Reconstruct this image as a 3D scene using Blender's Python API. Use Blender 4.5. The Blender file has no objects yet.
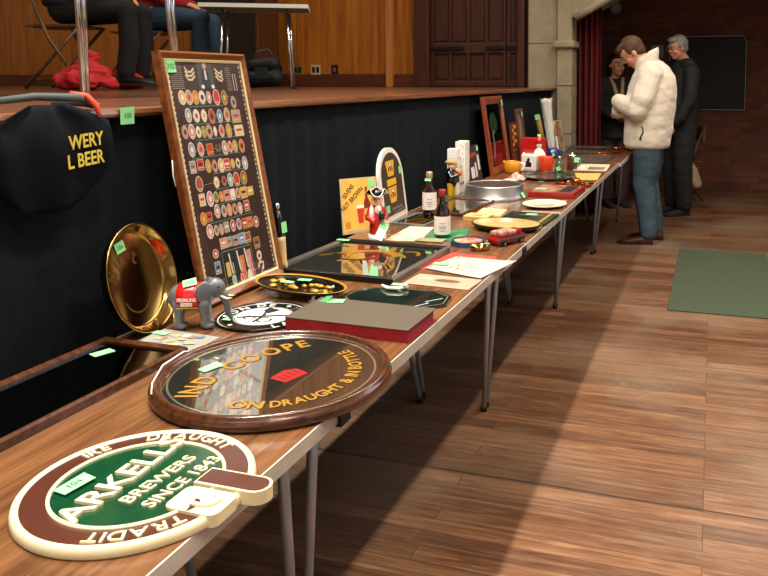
import bpy, bmesh, math, random
from mathutils import Matrix, Vector, noise
random.seed(7)
SC = bpy.context.scene
COL = SC.collection
PI = math.pi
R = math.radians

# ------------------------------------------------------------------ materials
_mats = {}
def rgb(h):
    h = h.lstrip('#'); c = [int(h[i:i+2], 16)/255 for i in (0, 2, 4)]
    return tuple((x/12.92 if x <= .04045 else ((x+.055)/1.055)**2.4) for x in c) + (1,)
def M(name, col, rough=.5, metal=0., var=0., vscale=12., bump=0., bscale=60., coat=0., emit=0., trans=0., ior=1.45, spec=.5, stretch=None, col2=None, alpha=1., sheen=0.):
    if name in _mats: return _mats[name]
    m = bpy.data.materials.new(name); m.use_nodes = True; _mats[name] = m
    nt = m.node_tree; N = nt.nodes; L = nt.links; b = N['Principled BSDF']
    c = rgb(col) if isinstance(col, str) else tuple(col)+(1,)
    b.inputs['Base Color'].default_value = c
    b.inputs['Roughness'].default_value = rough; b.inputs['Metallic'].default_value = metal
    b.inputs['Specular IOR Level'].default_value = spec; b.inputs['IOR'].default_value = ior
    b.inputs['Coat Weight'].default_value = coat; b.inputs['Coat Roughness'].default_value = .08
    b.inputs['Transmission Weight'].default_value = trans
    b.inputs['Sheen Weight'].default_value = sheen
    b.inputs['Alpha'].default_value = alpha
    if emit: b.inputs['Emission Color'].default_value = c; b.inputs['Emission Strength'].default_value = emit
    if var or bump or col2:
        tc = N.new('ShaderNodeTexCoord'); mp = N.new('ShaderNodeMapping'); L.new(tc.outputs['Object'], mp.inputs['Vector'])
        if stretch: mp.inputs['Scale'].default_value = stretch
        if var or col2:
            n = N.new('ShaderNodeTexNoise'); n.inputs['Scale'].default_value = vscale; n.inputs['Detail'].default_value = 6; n.inputs['Roughness'].default_value = .62
            L.new(mp.outputs[0], n.inputs['Vector'])
            r = N.new('ShaderNodeValToRGB'); L.new(n.outputs['Fac'], r.inputs['Fac'])
            d = rgb(col2) if col2 else tuple(x*(1-var) for x in c[:3])+(1,)
            e = c if col2 else tuple(min(1, x*(1+var*.6)) for x in c[:3])+(1,)
            r.color_ramp.elements[0].position = .34; r.color_ramp.elements[1].position = .66
            r.color_ramp.elements[0].color = d; r.color_ramp.elements[1].color = e
            L.new(r.outputs['Color'], b.inputs['Base Color'])
        if bump:
            n2 = N.new('ShaderNodeTexNoise'); n2.inputs['Scale'].default_value = bscale; n2.inputs['Detail'].default_value = 4
            L.new(mp.outputs[0], n2.inputs['Vector'])
            bp = N.new('ShaderNodeBump'); bp.inputs['Strength'].default_value = bump; bp.inputs['Distance'].default_value = .01
            L.new(n2.outputs['Fac'], bp.inputs['Height']); L.new(bp.outputs['Normal'], b.inputs['Normal'])
    return m

def wood(name, c1, c2, axis='y', scale=1., rough=.35, coat=0., spec=.5):
    """grain stretched along one object axis"""
    s = {'x': (2.2, 38, 38), 'y': (38, 2.2, 38), 'z': (38, 38, 2.2)}[axis]
    return M(name, c1, rough, var=.3, vscale=scale, col2=c2, stretch=s, bump=.05, bscale=scale*2, coat=coat, spec=spec)

# ------------------------------------------------------------------ mesh builder
class MB:
    def __init__(s): s.v = []; s.f = []; s.mi = []; s.sm = []; s.mats = []
    def mat(s, m):
        if m not in s.mats: s.mats.append(m)
        return s.mats.index(m)
    def add(s, vs, fs, m, T=None, smooth=False):
        o = len(s.v); i = s.mat(m)
        s.v += [(T @ Vector(p) if T is not None else Vector(p)) for p in vs]
        for f in fs: s.f.append(tuple(o+k for k in f)); s.mi.append(i); s.sm.append(smooth)
        return s
    def box(s, x0, x1, y0, y1, z0, z1, m, T=None, bev=0.):
        if bev <= 0:
            v = [(x, y, z) for z in (z0, z1) for y in (y0, y1) for x in (x0, x1)]
            return s.add(v, [(0, 2, 3, 1), (4, 5, 7, 6), (0, 1, 5, 4), (2, 6, 7, 3), (0, 4, 6, 2), (1, 3, 7, 5)], m, T)
        bm = bmesh.new(); bmesh.ops.create_cube(bm, size=1)
        for v in bm.verts: v.co = Vector(((x0+x1)/2+v.co.x*(x1-x0), (y0+y1)/2+v.co.y*(y1-y0), (z0+z1)/2+v.co.z*(z1-z0)))
        bmesh.ops.bevel(bm, geom=list(bm.edges), offset=bev, segments=2, affect='EDGES', profile=.5)
        bm.verts.index_update(); vs = [v.co.copy() for v in bm.verts]; fs = [[v.index for v in f.verts] for f in bm.faces]; bm.free()
        return s.add(vs, fs, m, T)
    def lathe(s, prof, m, T=None, seg=32, smooth=True, sx=1., sy=1.):
        """prof: (r, z) from bottom to top; closes on the axis where r = 0"""
        vs = []; fs = []; n = len(prof)
        for k in range(seg):
            a = 2*PI*k/seg
            for r, z in prof: vs.append((r*math.cos(a)*sx, r*math.sin(a)*sy, z))
        for k in range(seg):
            a = k*n; b = ((k+1) % seg)*n
            for j in range(n-1):
                if prof[j][0] < 1e-7 and prof[j+1][0] < 1e-7: continue
                if prof[j][0] < 1e-7: fs.append((a+j, b+j+1, a+j+1))
                elif prof[j+1][0] < 1e-7: fs.append((a+j, b+j, a+j+1))
                else: fs.append((a+j, b+j, b+j+1, a+j+1))
        return s.add(vs, fs, m, T, smooth)
    def cyl(s, r, z0, z1, m, T=None, seg=24, r2=None, sx=1., sy=1.):
        r2 = r if r2 is None else r2
        s.lathe([(r, z0), (r2, z1)], m, T, seg, True, sx, sy)
        c0 = [(r*math.cos(2*PI*k/seg)*sx, r*math.sin(2*PI*k/seg)*sy, z0) for k in range(seg)]
        c1 = [(r2*math.cos(2*PI*k/seg)*sx, r2*math.sin(2*PI*k/seg)*sy, z1) for k in range(seg)]
        s.add(c0, [tuple(range(seg-1, -1, -1))], m, T); s.add(c1, [tuple(range(seg))], m, T)
        return s
    def ell(s, c, r, m, T=None, seg=20, rings=12, smooth=True):
        prof = [(math.sin(PI*j/rings) if 0 < j < rings else 0, -math.cos(PI*j/rings)) for j in range(rings+1)]
        X = Matrix.Translation(c) @ Matrix.Diagonal((r[0], r[1], r[2], 1))
        return s.lathe(prof, m, (T @ X) if T is not None else X, seg, smooth)
    def tube(s, pts, rad, m, T=None, seg=10, caps=True, smooth=True):
        pts = [Vector(p) for p in pts]; n = len(pts)
        if not isinstance(rad, (list, tuple)): rad = [rad]*n
        vs = []; fs = []; up = None
        for i, p in enumerate(pts):
            d = (pts[min(i+1, n-1)]-pts[max(i-1, 0)]).normalized()
            if up is None:
                up = Vector((0, 0, 1)) if abs(d.z) < .9 else Vector((1, 0, 0))
            a = d.cross(up); a = a.normalized() if a.length > 1e-6 else d.orthogonal().normalized()
            up = a.cross(d).normalized()
            for k in range(seg):
                t = 2*PI*k/seg; vs.append(p+rad[i]*(math.cos(t)*a+math.sin(t)*up))
        for i in range(n-1):
            for k in range(seg):
                k2 = (k+1) % seg; fs.append((i*seg+k, i*seg+k2, (i+1)*seg+k2, (i+1)*seg+k))
        if caps: fs.append(tuple(range(seg-1, -1, -1))); fs.append(tuple((n-1)*seg+k for k in range(seg)))
        return s.add(vs, fs, m, T, smooth)
    def prism(s, pts, z0, z1, m, T=None, mside=None):
        """extruded polygon (counter-clockwise outline in xy)"""
        n = len(pts); v = [(x, y, z0) for x, y in pts]+[(x, y, z1) for x, y in pts]
        s.add(v, [tuple(range(n-1, -1, -1)), tuple(n+k for k in range(n))], m, T)
        return s.add(v, [(k, (k+1) % n, n+(k+1) % n, n+k) for k in range(n)], mside or m, T)
    def poly(s, pts, z, m, T=None):
        return s.add([(x, y, z) for x, y in pts], [tuple(range(len(pts)))], m, T)
    def oval(s, cx, cy, rx, ry, z, m, T=None, seg=20):
        return s.poly([(cx+rx*math.cos(2*PI*k/seg), cy+ry*math.sin(2*PI*k/seg)) for k in range(seg)], z, m, T)
    def ribbon(s, pts, w, z, m, T=None, closed=False, h=0.):
        """flat stroke of width w along 2-D points; h > 0 gives it height"""
        n = len(pts); A = []; B = []
        for i, (x, y) in enumerate(pts):
            if closed: p, q = pts[i-1], pts[(i+1) % n]
            else: p, q = pts[max(i-1, 0)], pts[min(i+1, n-1)]
            dx, dy = q[0]-p[0], q[1]-p[1]; l = math.hypot(dx, dy) or 1
            A.append((x-dy/l*w/2, y+dx/l*w/2)); B.append((x+dy/l*w/2, y-dx/l*w/2))
        vs = [(x, y, z) for x, y in A]+[(x, y, z) for x, y in B]; K = n if closed else n-1
        fs = [(i, n+i, n+(i+1) % n, (i+1) % n) for i in range(K)]
        if h:
            v2 = [(x, y, z+h) for x, y in A]+[(x, y, z+h) for x, y in B]
            s.add(v2, fs, m, T)
            for P in (A, B):
                s.add([(x, y, z) for x, y in P]+[(x, y, z+h) for x, y in P], [(i, (i+1) % n, n+(i+1) % n, n+i) for i in range(K)], m, T)
            return s
        return s.add(vs, fs, m, T)
    def text(s, st, size, m, T=None, ext=0., off=0., align='CENTER', sx=1.):
        v, f, w = text_geo(st, size, ext, off)
        dx = {'CENTER': -w/2, 'LEFT': 0, 'RIGHT': -w}[align]
        X = Matrix.Diagonal((sx, 1, 1, 1)) @ Matrix.Translation((dx, 0, 0))
        return s.add(v, f, m, (T @ X) if T is not None else X)
    def arc(s, st, size, rad, mid, m, T=None, ext=0., off=0., outward=True, gap=1.05, cx=0., cy=0., sx=1., space=None):
        """letters round a circle; mid: angle (deg) of the text's middle; outward: tops away from the centre, running clockwise"""
        ws = []
        for ch in st: ws.append((space or size*.33) if ch == ' ' else text_geo(ch, size, ext, off)[2]*sx*gap+size*.06)
        tot = sum(ws)/rad; a = R(mid)+(tot/2 if outward else -tot/2)
        for ch, w in zip(st, ws):
            h = w/2/rad; a += -h if outward else h
            if ch != ' ':
                rot = a-PI/2 if outward else a+PI/2
                X = Matrix.Translation((cx+rad*math.cos(a), cy+rad*math.sin(a), 0)) @ Matrix.Rotation(rot, 4, 'Z')
                s.text(ch, size, m, (T @ X) if T is not None else X, ext, off, sx=sx)
            a += -h if outward else h
        return s
    def build(s, name, parent=None, label=None, cat=None, group=None, kind=None, T=None, bevel=0., subsurf=0, solid=0.):
        me = bpy.data.meshes.new(name); me.from_pydata([tuple(v) for v in s.v], [], s.f)
        for m in s.mats: me.materials.append(m)
        me.polygons.foreach_set('material_index', s.mi); me.polygons.foreach_set('use_smooth', s.sm); me.update()
        o = bpy.data.objects.new(name, me); COL.objects.link(o)
        if parent is not None: o.parent = parent
        if T is not None: o.matrix_local = T
        if solid: q = o.modifiers.new('s', 'SOLIDIFY'); q.thickness = solid; q.offset = 0
        if bevel: q = o.modifiers.new('b', 'BEVEL'); q.width = bevel; q.segments = 2; q.limit_method = 'ANGLE'
        if subsurf: q = o.modifiers.new('u', 'SUBSURF'); q.levels = subsurf; q.render_levels = subsurf
        return tag(o, label, cat, group, kind)
_tg = {}
def text_geo(st, size, ext=0., off=0.):
    k = (st, round(size, 5), round(ext, 5), round(off, 5))
    if k in _tg: return _tg[k]
    c = bpy.data.curves.new('t', 'FONT'); c.body = st; c.size = size; c.extrude = ext; c.offset = off; c.resolution_u = 3
    o = bpy.data.objects.new('t', c); COL.objects.link(o)
    me = bpy.data.meshes.new_from_object(o.evaluated_get(bpy.context.evaluated_depsgraph_get()))
    v = [tuple(p.co) for p in me.vertices]; f = [tuple(p.vertices) for p in me.polygons]
    bpy.data.objects.remove(o); bpy.data.curves.remove(c); bpy.data.meshes.remove(me)
    x0 = min((p[0] for p in v), default=0); x1 = max((p[0] for p in v), default=0)
    v = [(p[0]-x0, p[1], p[2]+ext) for p in v]
    _tg[k] = (v, f, x1-x0); return _tg[k]
def tag(o, label=None, cat=None, group=None, kind=None):
    if label: o['label'] = label
    if cat: o['category'] = cat
    if group: o['group'] = group
    if kind: o['kind'] = kind
    return o
def thing(name, label, cat, loc=(0, 0, 0), rz=0., group=None, T=None):
    o = bpy.data.objects.new(name, None); COL.objects.link(o); o.empty_display_size = .05
    o.matrix_world = T if T is not None else Matrix.Translation(loc) @ Matrix.Rotation(R(rz), 4, 'Z')
    return tag(o, label, cat, group)
def copy_tree(o, parent=None):
    c = o.copy(); COL.objects.link(c)
    if parent is not None: c.parent = parent
    for ch in list(o.children): copy_tree(ch, c)
    return c
def basis(o, x, y):
    """matrix with origin o, x axis along x and y axis near y"""
    x = Vector(x).normalized(); z = x.cross(Vector(y)).normalized(); y = z.cross(x)
    m = Matrix((x, y, z)).transposed().to_4x4(); m.translation = Vector(o); return m
def arcpts(cx, cy, r, a0, a1, n, ry=None):
    ry = r if ry is None else ry
    return [(cx+r*math.cos(R(a0+(a1-a0)*k/n)), cy+ry*math.sin(R(a0+(a1-a0)*k/n))) for k in range(n+1)]
def rrect(w, h, r, n=4, cx=0, cy=0):
    p = []
    for sx, sy, a in ((1, 1, 0), (-1, 1, 90), (-1, -1, 180), (1, -1, 270)):
        p += arcpts(cx+sx*(w/2-r), cy+sy*(h/2-r), r, a, a+90, n)
    return p
def struct(mb, name, **k): return mb.build(name, kind='structure', **k)
def Tr(x=0, y=0, z=0): return Matrix.Translation((x, y, z))
def Rx(a): return Matrix.Rotation(R(a), 4, 'X')
def Ry(a): return Matrix.Rotation(R(a), 4, 'Y')
def Rz(a): return Matrix.Rotation(R(a), 4, 'Z')

TZ = .72            # table top
SZ = 1.258          # stage floor
STK = M('sticker_green', '#86d894', .6)
INK = M('sticker_ink', '#1d5a35', .7)
def sticker(parent, T, w=.034, h=.024, txt=None, curl=.0):
    mb = MB(); a = curl
    mb.add([(-w/2, -h/2, .0008), (w/2, -h/2, .0008+a*.3), (w/2, h/2, .0008+a), (-w/2, h/2, .0008)], [(0, 1, 2, 3)], STK)
    if txt: mb.text(txt, h*.62, INK, Tr(0, -h*.22, .0013+a*.5))
    return mb.build('price_sticker', parent, label='green paper lot sticker', T=T)

# ------------------------------------------------------------------ surfaces
def floor_material():
    m = bpy.data.materials.new('floor_boards'); m.use_nodes = True; nt = m.node_tree; N = nt.nodes; L = nt.links; b = N['Principled BSDF']
    tc = N.new('ShaderNodeTexCoord')
    br = N.new('ShaderNodeTexBrick'); br.inputs['Scale'].default_value = 1; br.inputs['Brick Width'].default_value = 2.1; br.inputs['Row Height'].default_value = .068
    br.inputs['Mortar Size'].default_value = .0016; br.inputs['Mortar Smooth'].default_value = .2; br.inputs['Bias'].default_value = 0; br.offset = .37; br.offset_frequency = 3
    br.inputs['Color1'].default_value = (0, 0, 0, 1); br.inputs['Color2'].default_value = (1, 1, 1, 1); br.inputs['Mortar'].default_value = (.5, .5, .5, 1)
    L.new(tc.outputs['Object'], br.inputs['Vector'])
    mp = N.new('ShaderNodeMapping'); mp.inputs['Scale'].default_value = (1.6, 26, 1); L.new(tc.outputs['Object'], mp.inputs['Vector'])
    # shift the grain from board to board
    ad = N.new('ShaderNodeVectorMath'); ad.operation = 'ADD'; L.new(mp.outputs[0], ad.inputs[0])
    sc = N.new('ShaderNodeVectorMath'); sc.operation = 'SCALE'; sc.inputs['Scale'].default_value = 37; L.new(br.outputs['Color'], sc.inputs[0]); L.new(sc.outputs[0], ad.inputs[1])
    g = N.new('ShaderNodeTexNoise'); g.inputs['Scale'].default_value = 2.4; g.inputs['Detail'].default_value = 8; g.inputs['Roughness'].default_value = .7; g.inputs['Distortion'].default_value = .6; L.new(ad.outputs[0], g.inputs['Vector'])
    gr = N.new('ShaderNodeValToRGB'); e = gr.color_ramp.elements; e[0].position = .3; e[0].color = rgb('#4f3626'); e[1].position = .74; e[1].color = rgb('#a5876a'); x = e.new(.5); x.color = rgb('#7b5840'); L.new(g.outputs['Fac'], gr.inputs['Fac'])
    tone = N.new('ShaderNodeMixRGB'); tone.blend_type = 'MULTIPLY'; tone.inputs['Fac'].default_value = .8; L.new(gr.outputs['Color'], tone.inputs['Color1'])
    tr = N.new('ShaderNodeValToRGB'); tr.color_ramp.elements[0].color = rgb('#9d8474'); tr.color_ramp.elements[1].color = rgb('#fff3e4'); L.new(br.outputs['Color'], tr.inputs['Fac']); L.new(tr.outputs['Color'], tone.inputs['Color2'])
    # worn, greyer patches
    w = N.new('ShaderNodeTexNoise'); w.inputs['Scale'].default_value = 1.1; w.inputs['Detail'].default_value = 5; L.new(tc.outputs['Object'], w.inputs['Vector'])
    wr = N.new('ShaderNodeValToRGB'); wr.color_ramp.elements[0].position = .45; wr.color_ramp.elements[1].position = .72; wr.color_ramp.elements[1].color = (.55, .55, .55, 1); L.new(w.outputs['Fac'], wr.inputs['Fac'])
    worn = N.new('ShaderNodeMixRGB'); worn.inputs['Color2'].default_value = rgb('#8d7d6a'); L.new(wr.outputs['Color'], worn.inputs['Fac']); L.new(tone.outputs[0], worn.inputs['Color1'])
    # thin pale scuffs
    v = N.new('ShaderNodeTexVoronoi'); v.feature = 'DISTANCE_TO_EDGE'; v.inputs['Scale'].default_value = 2.2
    n3 = N.new('ShaderNodeTexNoise'); n3.inputs['Scale'].default_value = 1.7; L.new(tc.outputs['Object'], n3.inputs['Vector'])
    a3 = N.new('ShaderNodeVectorMath'); a3.operation = 'ADD'; L.new(tc.outputs['Object'], a3.inputs[0]); L.new(n3.outputs['Color'], a3.inputs[1]); L.new(a3.outputs[0], v.inputs['Vector'])
    vr = N.new('ShaderNodeValToRGB'); vr.color_ramp.elements[0].color = (.28, .28, .28, 1); vr.color_ramp.elements[1].position = .012; vr.color_ramp.elements[1].color = (0, 0, 0, 1); L.new(v.outputs['Distance'], vr.inputs['Fac'])
    sm = N.new('ShaderNodeMath'); sm.operation = 'MULTIPLY'; L.new(vr.outputs['Color'], sm.inputs[0]); L.new(wr.outputs['Color'], sm.inputs[1])
    sf = N.new('ShaderNodeMixRGB'); sf.inputs['Color2'].default_value = rgb('#cdbfa6'); L.new(sm.outputs[0], sf.inputs['Fac']); L.new(worn.outputs[0], sf.inputs['Color1'])
    # dark gaps
    gp = N.new('ShaderNodeMixRGB'); gp.inputs['Color2'].default_value = rgb('#2a1a10'); L.new(sf.outputs[0], gp.inputs['Color1'])
    gm = N.new('ShaderNodeMath'); gm.operation = 'MULTIPLY'; gm.inputs[1].default_value = .6; L.new(br.outputs['Fac'], gm.inputs[0]); L.new(gm.outputs[0], gp.inputs['Fac'])
    # one long open seam between two boards
    sx = N.new('ShaderNodeSeparateXYZ'); L.new(tc.outputs['Object'], sx.inputs[0]); nn = N.new('ShaderNodeTexNoise'); nn.inputs['Scale'].default_value = 3; L.new(tc.outputs['Object'], nn.inputs['Vector'])
    q1 = N.new('ShaderNodeMath'); q1.operation = 'MULTIPLY_ADD'; q1.inputs[1].default_value = .012; L.new(nn.outputs['Fac'], q1.inputs[0]); L.new(sx.outputs['Y'], q1.inputs[2])
    q2 = N.new('ShaderNodeMath'); q2.operation = 'COMPARE'; q2.inputs[1].default_value = 2.329; q2.inputs[2].default_value = .0028; L.new(q1.outputs[0], q2.inputs[0])
    seam = N.new('ShaderNodeMixRGB'); seam.inputs['Color2'].default_value = rgb('#1d120b'); L.new(q2.outputs[0], seam.inputs['Fac']); L.new(gp.outputs[0], seam.inputs['Color1'])
    L.new(seam.outputs[0], b.inputs['Base Color'])
    rr = N.new('ShaderNodeMapRange'); rr.inputs['To Min'].default_value = .30; rr.inputs['To Max'].default_value = .52; L.new(g.outputs['Fac'], rr.inputs['Value']); L.new(rr.outputs[0], b.inputs['Roughness'])
    bp = N.new('ShaderNodeBump'); bp.inputs['Strength'].default_value = .25; bp.inputs['Distance'].default_value = .002; L.new(gp.outputs[0], bp.inputs['Height']); L.new(bp.outputs[0], b.inputs['Normal'])
    return m
def brick_material():
    m = bpy.data.materials.new('dark_brick'); m.use_nodes = True; nt = m.node_tree; N = nt.nodes; L = nt.links; b = N['Principled BSDF']
    tc = N.new('ShaderNodeTexCoord'); mp = N.new('ShaderNodeMapping'); mp.inputs['Rotation'].default_value = (R(90), 0, 0); L.new(tc.outputs['Object'], mp.inputs['Vector'])
    br = N.new('ShaderNodeTexBrick'); br.inputs['Scale'].default_value = 1; br.inputs['Brick Width'].default_value = .225; br.inputs['Row Height'].default_value = .075; br.inputs['Mortar Size'].default_value = .006
    br.inputs['Color1'].default_value = rgb('#5b2f20'); br.inputs['Color2'].default_value = rgb('#71402b'); br.inputs['Mortar'].default_value = rgb('#4a3a30')
    L.new(mp.outputs[0], br.inputs['Vector']); L.new(br.outputs['Color'], b.inputs['Base Color']); b.inputs['Roughness'].default_value = .85
    return m
FLOOR = floor_material()
LAM = wood('table_laminate', '#7d5434', '#52331e', 'y', 1.3, .22, spec=.6)
BANDM = M('edge_band_grey', '#b3aaa0', .55, var=.12, vscale=30)
STEEL = M('leg_steel', '#a3a5a8', .38, .5)
CHROME = M('chrome', '#c9ccd0', .12, 1.)
CLOTH = M('skirt_cloth', '#171d21', .95, var=.25, vscale=40, spec=.12)
NOSE = wood('stage_nosing', '#7d5033', '#5a3520', 'y', 1., .25, coat=.3)
STAGEF = wood('stage_boards', '#6d4630', '#4b2e1e', 'y', 1., .3, coat=.2)
VENEER = wood('wall_veneer', '#a8661f', '#7c4512', 'z', .55, .4)
DARKW = wood('door_oak', '#4a2415', '#2d150c', 'z', .9, .45)
SKIRTW = wood('skirting_wood', '#5c2d16', '#3d1c0d', 'x', .8, .4)
STONE = M('stone', '#948a73', .85, var=.16, vscale=9, bump=.15, bscale=70)
PLASTER = M('plaster_cream', '#d8cdb8', .9, var=.05, vscale=4)
CEIL = M('ceiling_white', '#e9e4d8', .95)
BLACK = M('black_matt', '#0b0b0c', .6)
BLACKG = M('black_gloss', '#0a0a0b', .18)
WHITE = M('white_paper', '#ece8df', .7)
CREAM = M('cream_paint', '#dccfa8', .4, coat=.4)
MIRROR = M('mirror_silver', '#b9b3a2', .03, .97)
DKGLASS = M('dark_mirror', '#5a5c58', .02, 1.)
GOLD = M('gold', '#b98a33', .45, .6)
GOLDL = M('gold_leaf', '#a8782b', .35, .5)
BRASS = M('brass', '#a07d45', .13, 1., var=.08, vscale=5)
COPPER = M('copper', '#c8703f', .15, 1.)
RED = M('red_gloss', '#c01a16', .25, coat=.4)
FRAMEB = wood('frame_brown', '#54301c', '#34190c', 'x', 1.5, .25, coat=.5)
FRAMEB2 = wood('frame_tan', '#824a22', '#552c12', 'x', 1.5, .3, coat=.4)

def glaze():
    m = bpy.data.materials.new('clear_glass'); m.use_nodes = True; nt = m.node_tree; N = nt.nodes; L = nt.links; N.clear()
    o = N.new('ShaderNodeOutputMaterial'); mx = N.new('ShaderNodeMixShader'); t = N.new('ShaderNodeBsdfTransparent'); g = N.new('ShaderNodeBsdfGlossy'); g.inputs['Roughness'].default_value = .02
    f = N.new('ShaderNodeFresnel'); ge = N.new('ShaderNodeNewGeometry'); mr = N.new('ShaderNodeMapRange'); mr.inputs['To Min'].default_value = 1.45; mr.inputs['To Max'].default_value = 1/1.45; L.new(ge.outputs['Backfacing'], mr.inputs['Value']); L.new(mr.outputs[0], f.inputs['IOR'])
    L.new(f.outputs[0], mx.inputs[0]); L.new(t.outputs[0], mx.inputs[1]); L.new(g.outputs[0], mx.inputs[2]); L.new(mx.outputs[0], o.inputs[0]); return m
GLAZE = glaze()
# ------------------------------------------------------------------ the room
SIDEW, FARW = 1.1, 3.2
def room():
    mb = MB(); mb.box(-9, 7, -5, 9.6, -.06, 0, FLOOR); struct(mb, 'floor')
    mb = MB(); mb.box(-9, 7, -5, 9.6, 6.2, 6.3, CEIL); struct(mb, 'ceiling')
    mb = MB(); mb.box(7, 7.15, -5, 9.6, 0, 6.2, PLASTER); struct(mb, 'wall_right')
    mb = MB(); mb.box(-9, 7, -5.15, -5, 0, 6.2, PLASTER); struct(mb, 'wall_back')
    mb = MB(); mb.box(-9.15, -9, -5, 9.6, 0, 6.2, PLASTER); struct(mb, 'wall_left')
    mb = MB(); mb.box(-9, 7, 9.6, 9.75, 0, 6.2, brick_material()); struct(mb, 'wall_far')
    # unseen windows added in the hall's side and back walls as glowing fill
    FILLM = M('window_daylight', '#dfe9ff', .5, emit=SIDEW); FR = M('window_frame_white', '#d9d6cf', .5)
    mb = MB(); mb.box(.5, 6.0, 6.86, 6.925, 3.0, 5.9, FR); w = struct(mb, 'window_7'); g = MB()
    for i in range(6):
        for j in range(4): g.box(.6+i*.89, .6+i*.89+.83, 6.845, 6.86, 3.1+j*.68, 3.1+j*.68+.63, M('window_daylight_far', '#eef3ff', .5, emit=FARW))
    g.build('pane', w)
    n = 1
    for y in (-2.5, .5, 3.5):
        mb = MB(); mb.box(6.9, 6.99, y-.7, y+.7, 2.2, 4.8, FR); w = struct(mb, 'window_%d' % n)
        g = MB()
        for i in range(3):
            for j in range(4): g.box(6.885, 6.9, y-.63+i*.43, y-.63+i*.43+.4, 2.28+j*.62, 2.28+j*.62+.57, FILLM)
        g.build('pane', w); n += 1
    for x in (-.5, 2.5, 5):
        mb = MB(); mb.box(x-.7, x+.7, -4.99, -4.9, 2.2, 4.8, FR); w = struct(mb, 'window_%d' % n)
        g = MB()
        for i in range(3):
            for j in range(4): g.box(x-.63+i*.43, x-.63+i*.43+.4, -4.9, -4.885, 2.28+j*.62, 2.28+j*.62+.57, FILLM)
        g.build('pane', w); n += 1
    # stage
    mb = MB()
    mb.box(-9, -1.50, -5, 7.0, 1.0, SZ, STAGEF); mb.box(-9, -1.62, -5, 6.99, 0, 1.0, BLACK)
    struct(mb, 'floor_stage')
    mb = MB(); pr = [(-1.50, 1.232), (-1.424, 1.232), (-1.416, 1.236), (-1.413, 1.243), (-1.416, 1.253), (-1.426, 1.258), (-1.50, 1.258)]
    vs = [(x, y, z) for y in (-3, 6.98) for x, z in pr]; k = len(pr)
    mb.add(vs, [tuple(range(k-1, -1, -1)), tuple(range(k, 2*k))]+[(i, (i+1) % k, k+(i+1) % k, k+i) for i in range(k)], NOSE)
    struct(mb, 'trim_1')
    # black pleated skirt
    mb = MB(); vs = []; fs = []; ys = []; y = -1.5
    while y < 6.97: ys.append(y); y += .0135
    zs = [.004, .2, .45, .7, .9, 1.05, 1.15, 1.21, 1.234]
    for y in ys:
        ph = y*2*PI/.13+1.3*math.sin(y*3.1)+.8*math.sin(y*7.7)
        for z in zs:
            t = (1.234-z)/1.234
            am = .55+.45*math.sin(y*1.9+.7)*math.sin(y*.83+2); vs.append((-1.456+(.002+.016*t**.6*am)*math.sin(ph+.5*t*math.sin(y*2.3))+.008*t*math.sin(y*9+2*t)*am, y, z))
    k = len(zs)
    for i in range(len(ys)-1):
        for j in range(k-1): fs.append((i*k+j, (i+1)*k+j, (i+1)*k+j+1, i*k+j+1))
    mb.add(vs, fs, CLOTH, None, True)
    mb.build('stage_skirt', label='black pleated cloth skirt hanging along the whole stage front', cat='curtain', solid=.003)
    # panelled end wall on the stage
    mb = MB(); js = [-8.99, -6.9, -5.6, -4.182, -3.145]
    for a, b in zip(js, js[1:]): mb.box(a+.004, b-.004, 7.0, 7.05, SZ+.13, 4.0, VENEER)
    mb.box(-3.08, -2.853, 7.0, 7.05, SZ+.13, 4.0, VENEER)
    mb.box(-8.99, -2.853, 7.05, 7.3, SZ, 6.19, DARKW)
    mb.box(-8.99, -1.71, 7.0, 7.05, 4.46, 6.19, PLASTER); struct(mb, 'wall_panelled')
    mb = MB(); mb.box(-8.99, -3.15, 6.975, 7.0, SZ, SZ+.125, SKIRTW, bev=.006); mb.box(-3.075, -2.86, 6.975, 7.0, SZ, SZ+.125, SKIRTW, bev=.006); struct(mb, 'baseboard_far')
    mb = MB(); mb.box(-3.145, -3.08, 6.93, 7.05, SZ, 5.9, wood('post_pale', '#b5793f', '#95602c', 'z', .7, .4), bev=.005); struct(mb, 'trim_2')
    # dark panelled door in its frame
    d = thing('door_1', '', None, (-2.852, 7.0, SZ)); d['kind'] = 'structure'
    mb = MB(); mb.box(0, .16, -.05, .2, 0, 3.2, DARKW, bev=.01); mb.box(1.06, 1.127, -.05, .2, 0, 3.2, DARKW, bev=.01); mb.box(.16, 1.06, -.05, .2, 2.6, 3.2, DARKW); mb.build('door_frame', d)
    def leaf(x0, x1, cols):
        mb = MB(); H = 2.59; yF = .02
        mb.box(x0, x1, yF+.03, yF+.07, 0.005, H, DARKW)
        w = (x1-x0-.03)/cols; rails = [(0.005, .06), (.33, .43), (.93, 1.0), (1.7, 1.8), (2.5, H)]
        for a, b in rails: mb.box(x0, x1, yF, yF+.03, a, b, DARKW, bev=.005)
        for i in range(cols+1):
            xx = x0+i*w
            for (a, b), (c, e) in zip(rails, rails[1:]): mb.box(xx, min(xx+.034, x1), yF+.002, yF+.03, b, c, DARKW, bev=.004)
        for i in range(cols):
            for (a, b), (c, e) in zip(rails, rails[1:]):
                mb.prism(rrect(w-.05, c-b-.05, .015, 2, x0+i*w+.017+w/2, 0), -.012, 0, DARKW, Tr(0, yF+.018, (b+c)/2) @ Rx(90))
        return mb.build('door_leaf', d)
    l1 = leaf(.16, .93, 4); l2 = leaf(.94, 1.06, 1)
    IRON = M('hinge_iron', '#17120f', .5, .4)
    for lf, spans in ((l1, ((.17, .5), (.74, .92))), (l2, ((.945, 1.04),))):
        for z in (.14+.24, .79+.18):
            for a, b in spans:
                mb = MB(); mb.box(a, b, -.001, .0195, z-.018, z+.018, IRON, bev=.003); mb.build('hinge', lf, label='black iron strap hinge')
    # stone pier and arch at the stage corner
    mb = MB()
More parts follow.
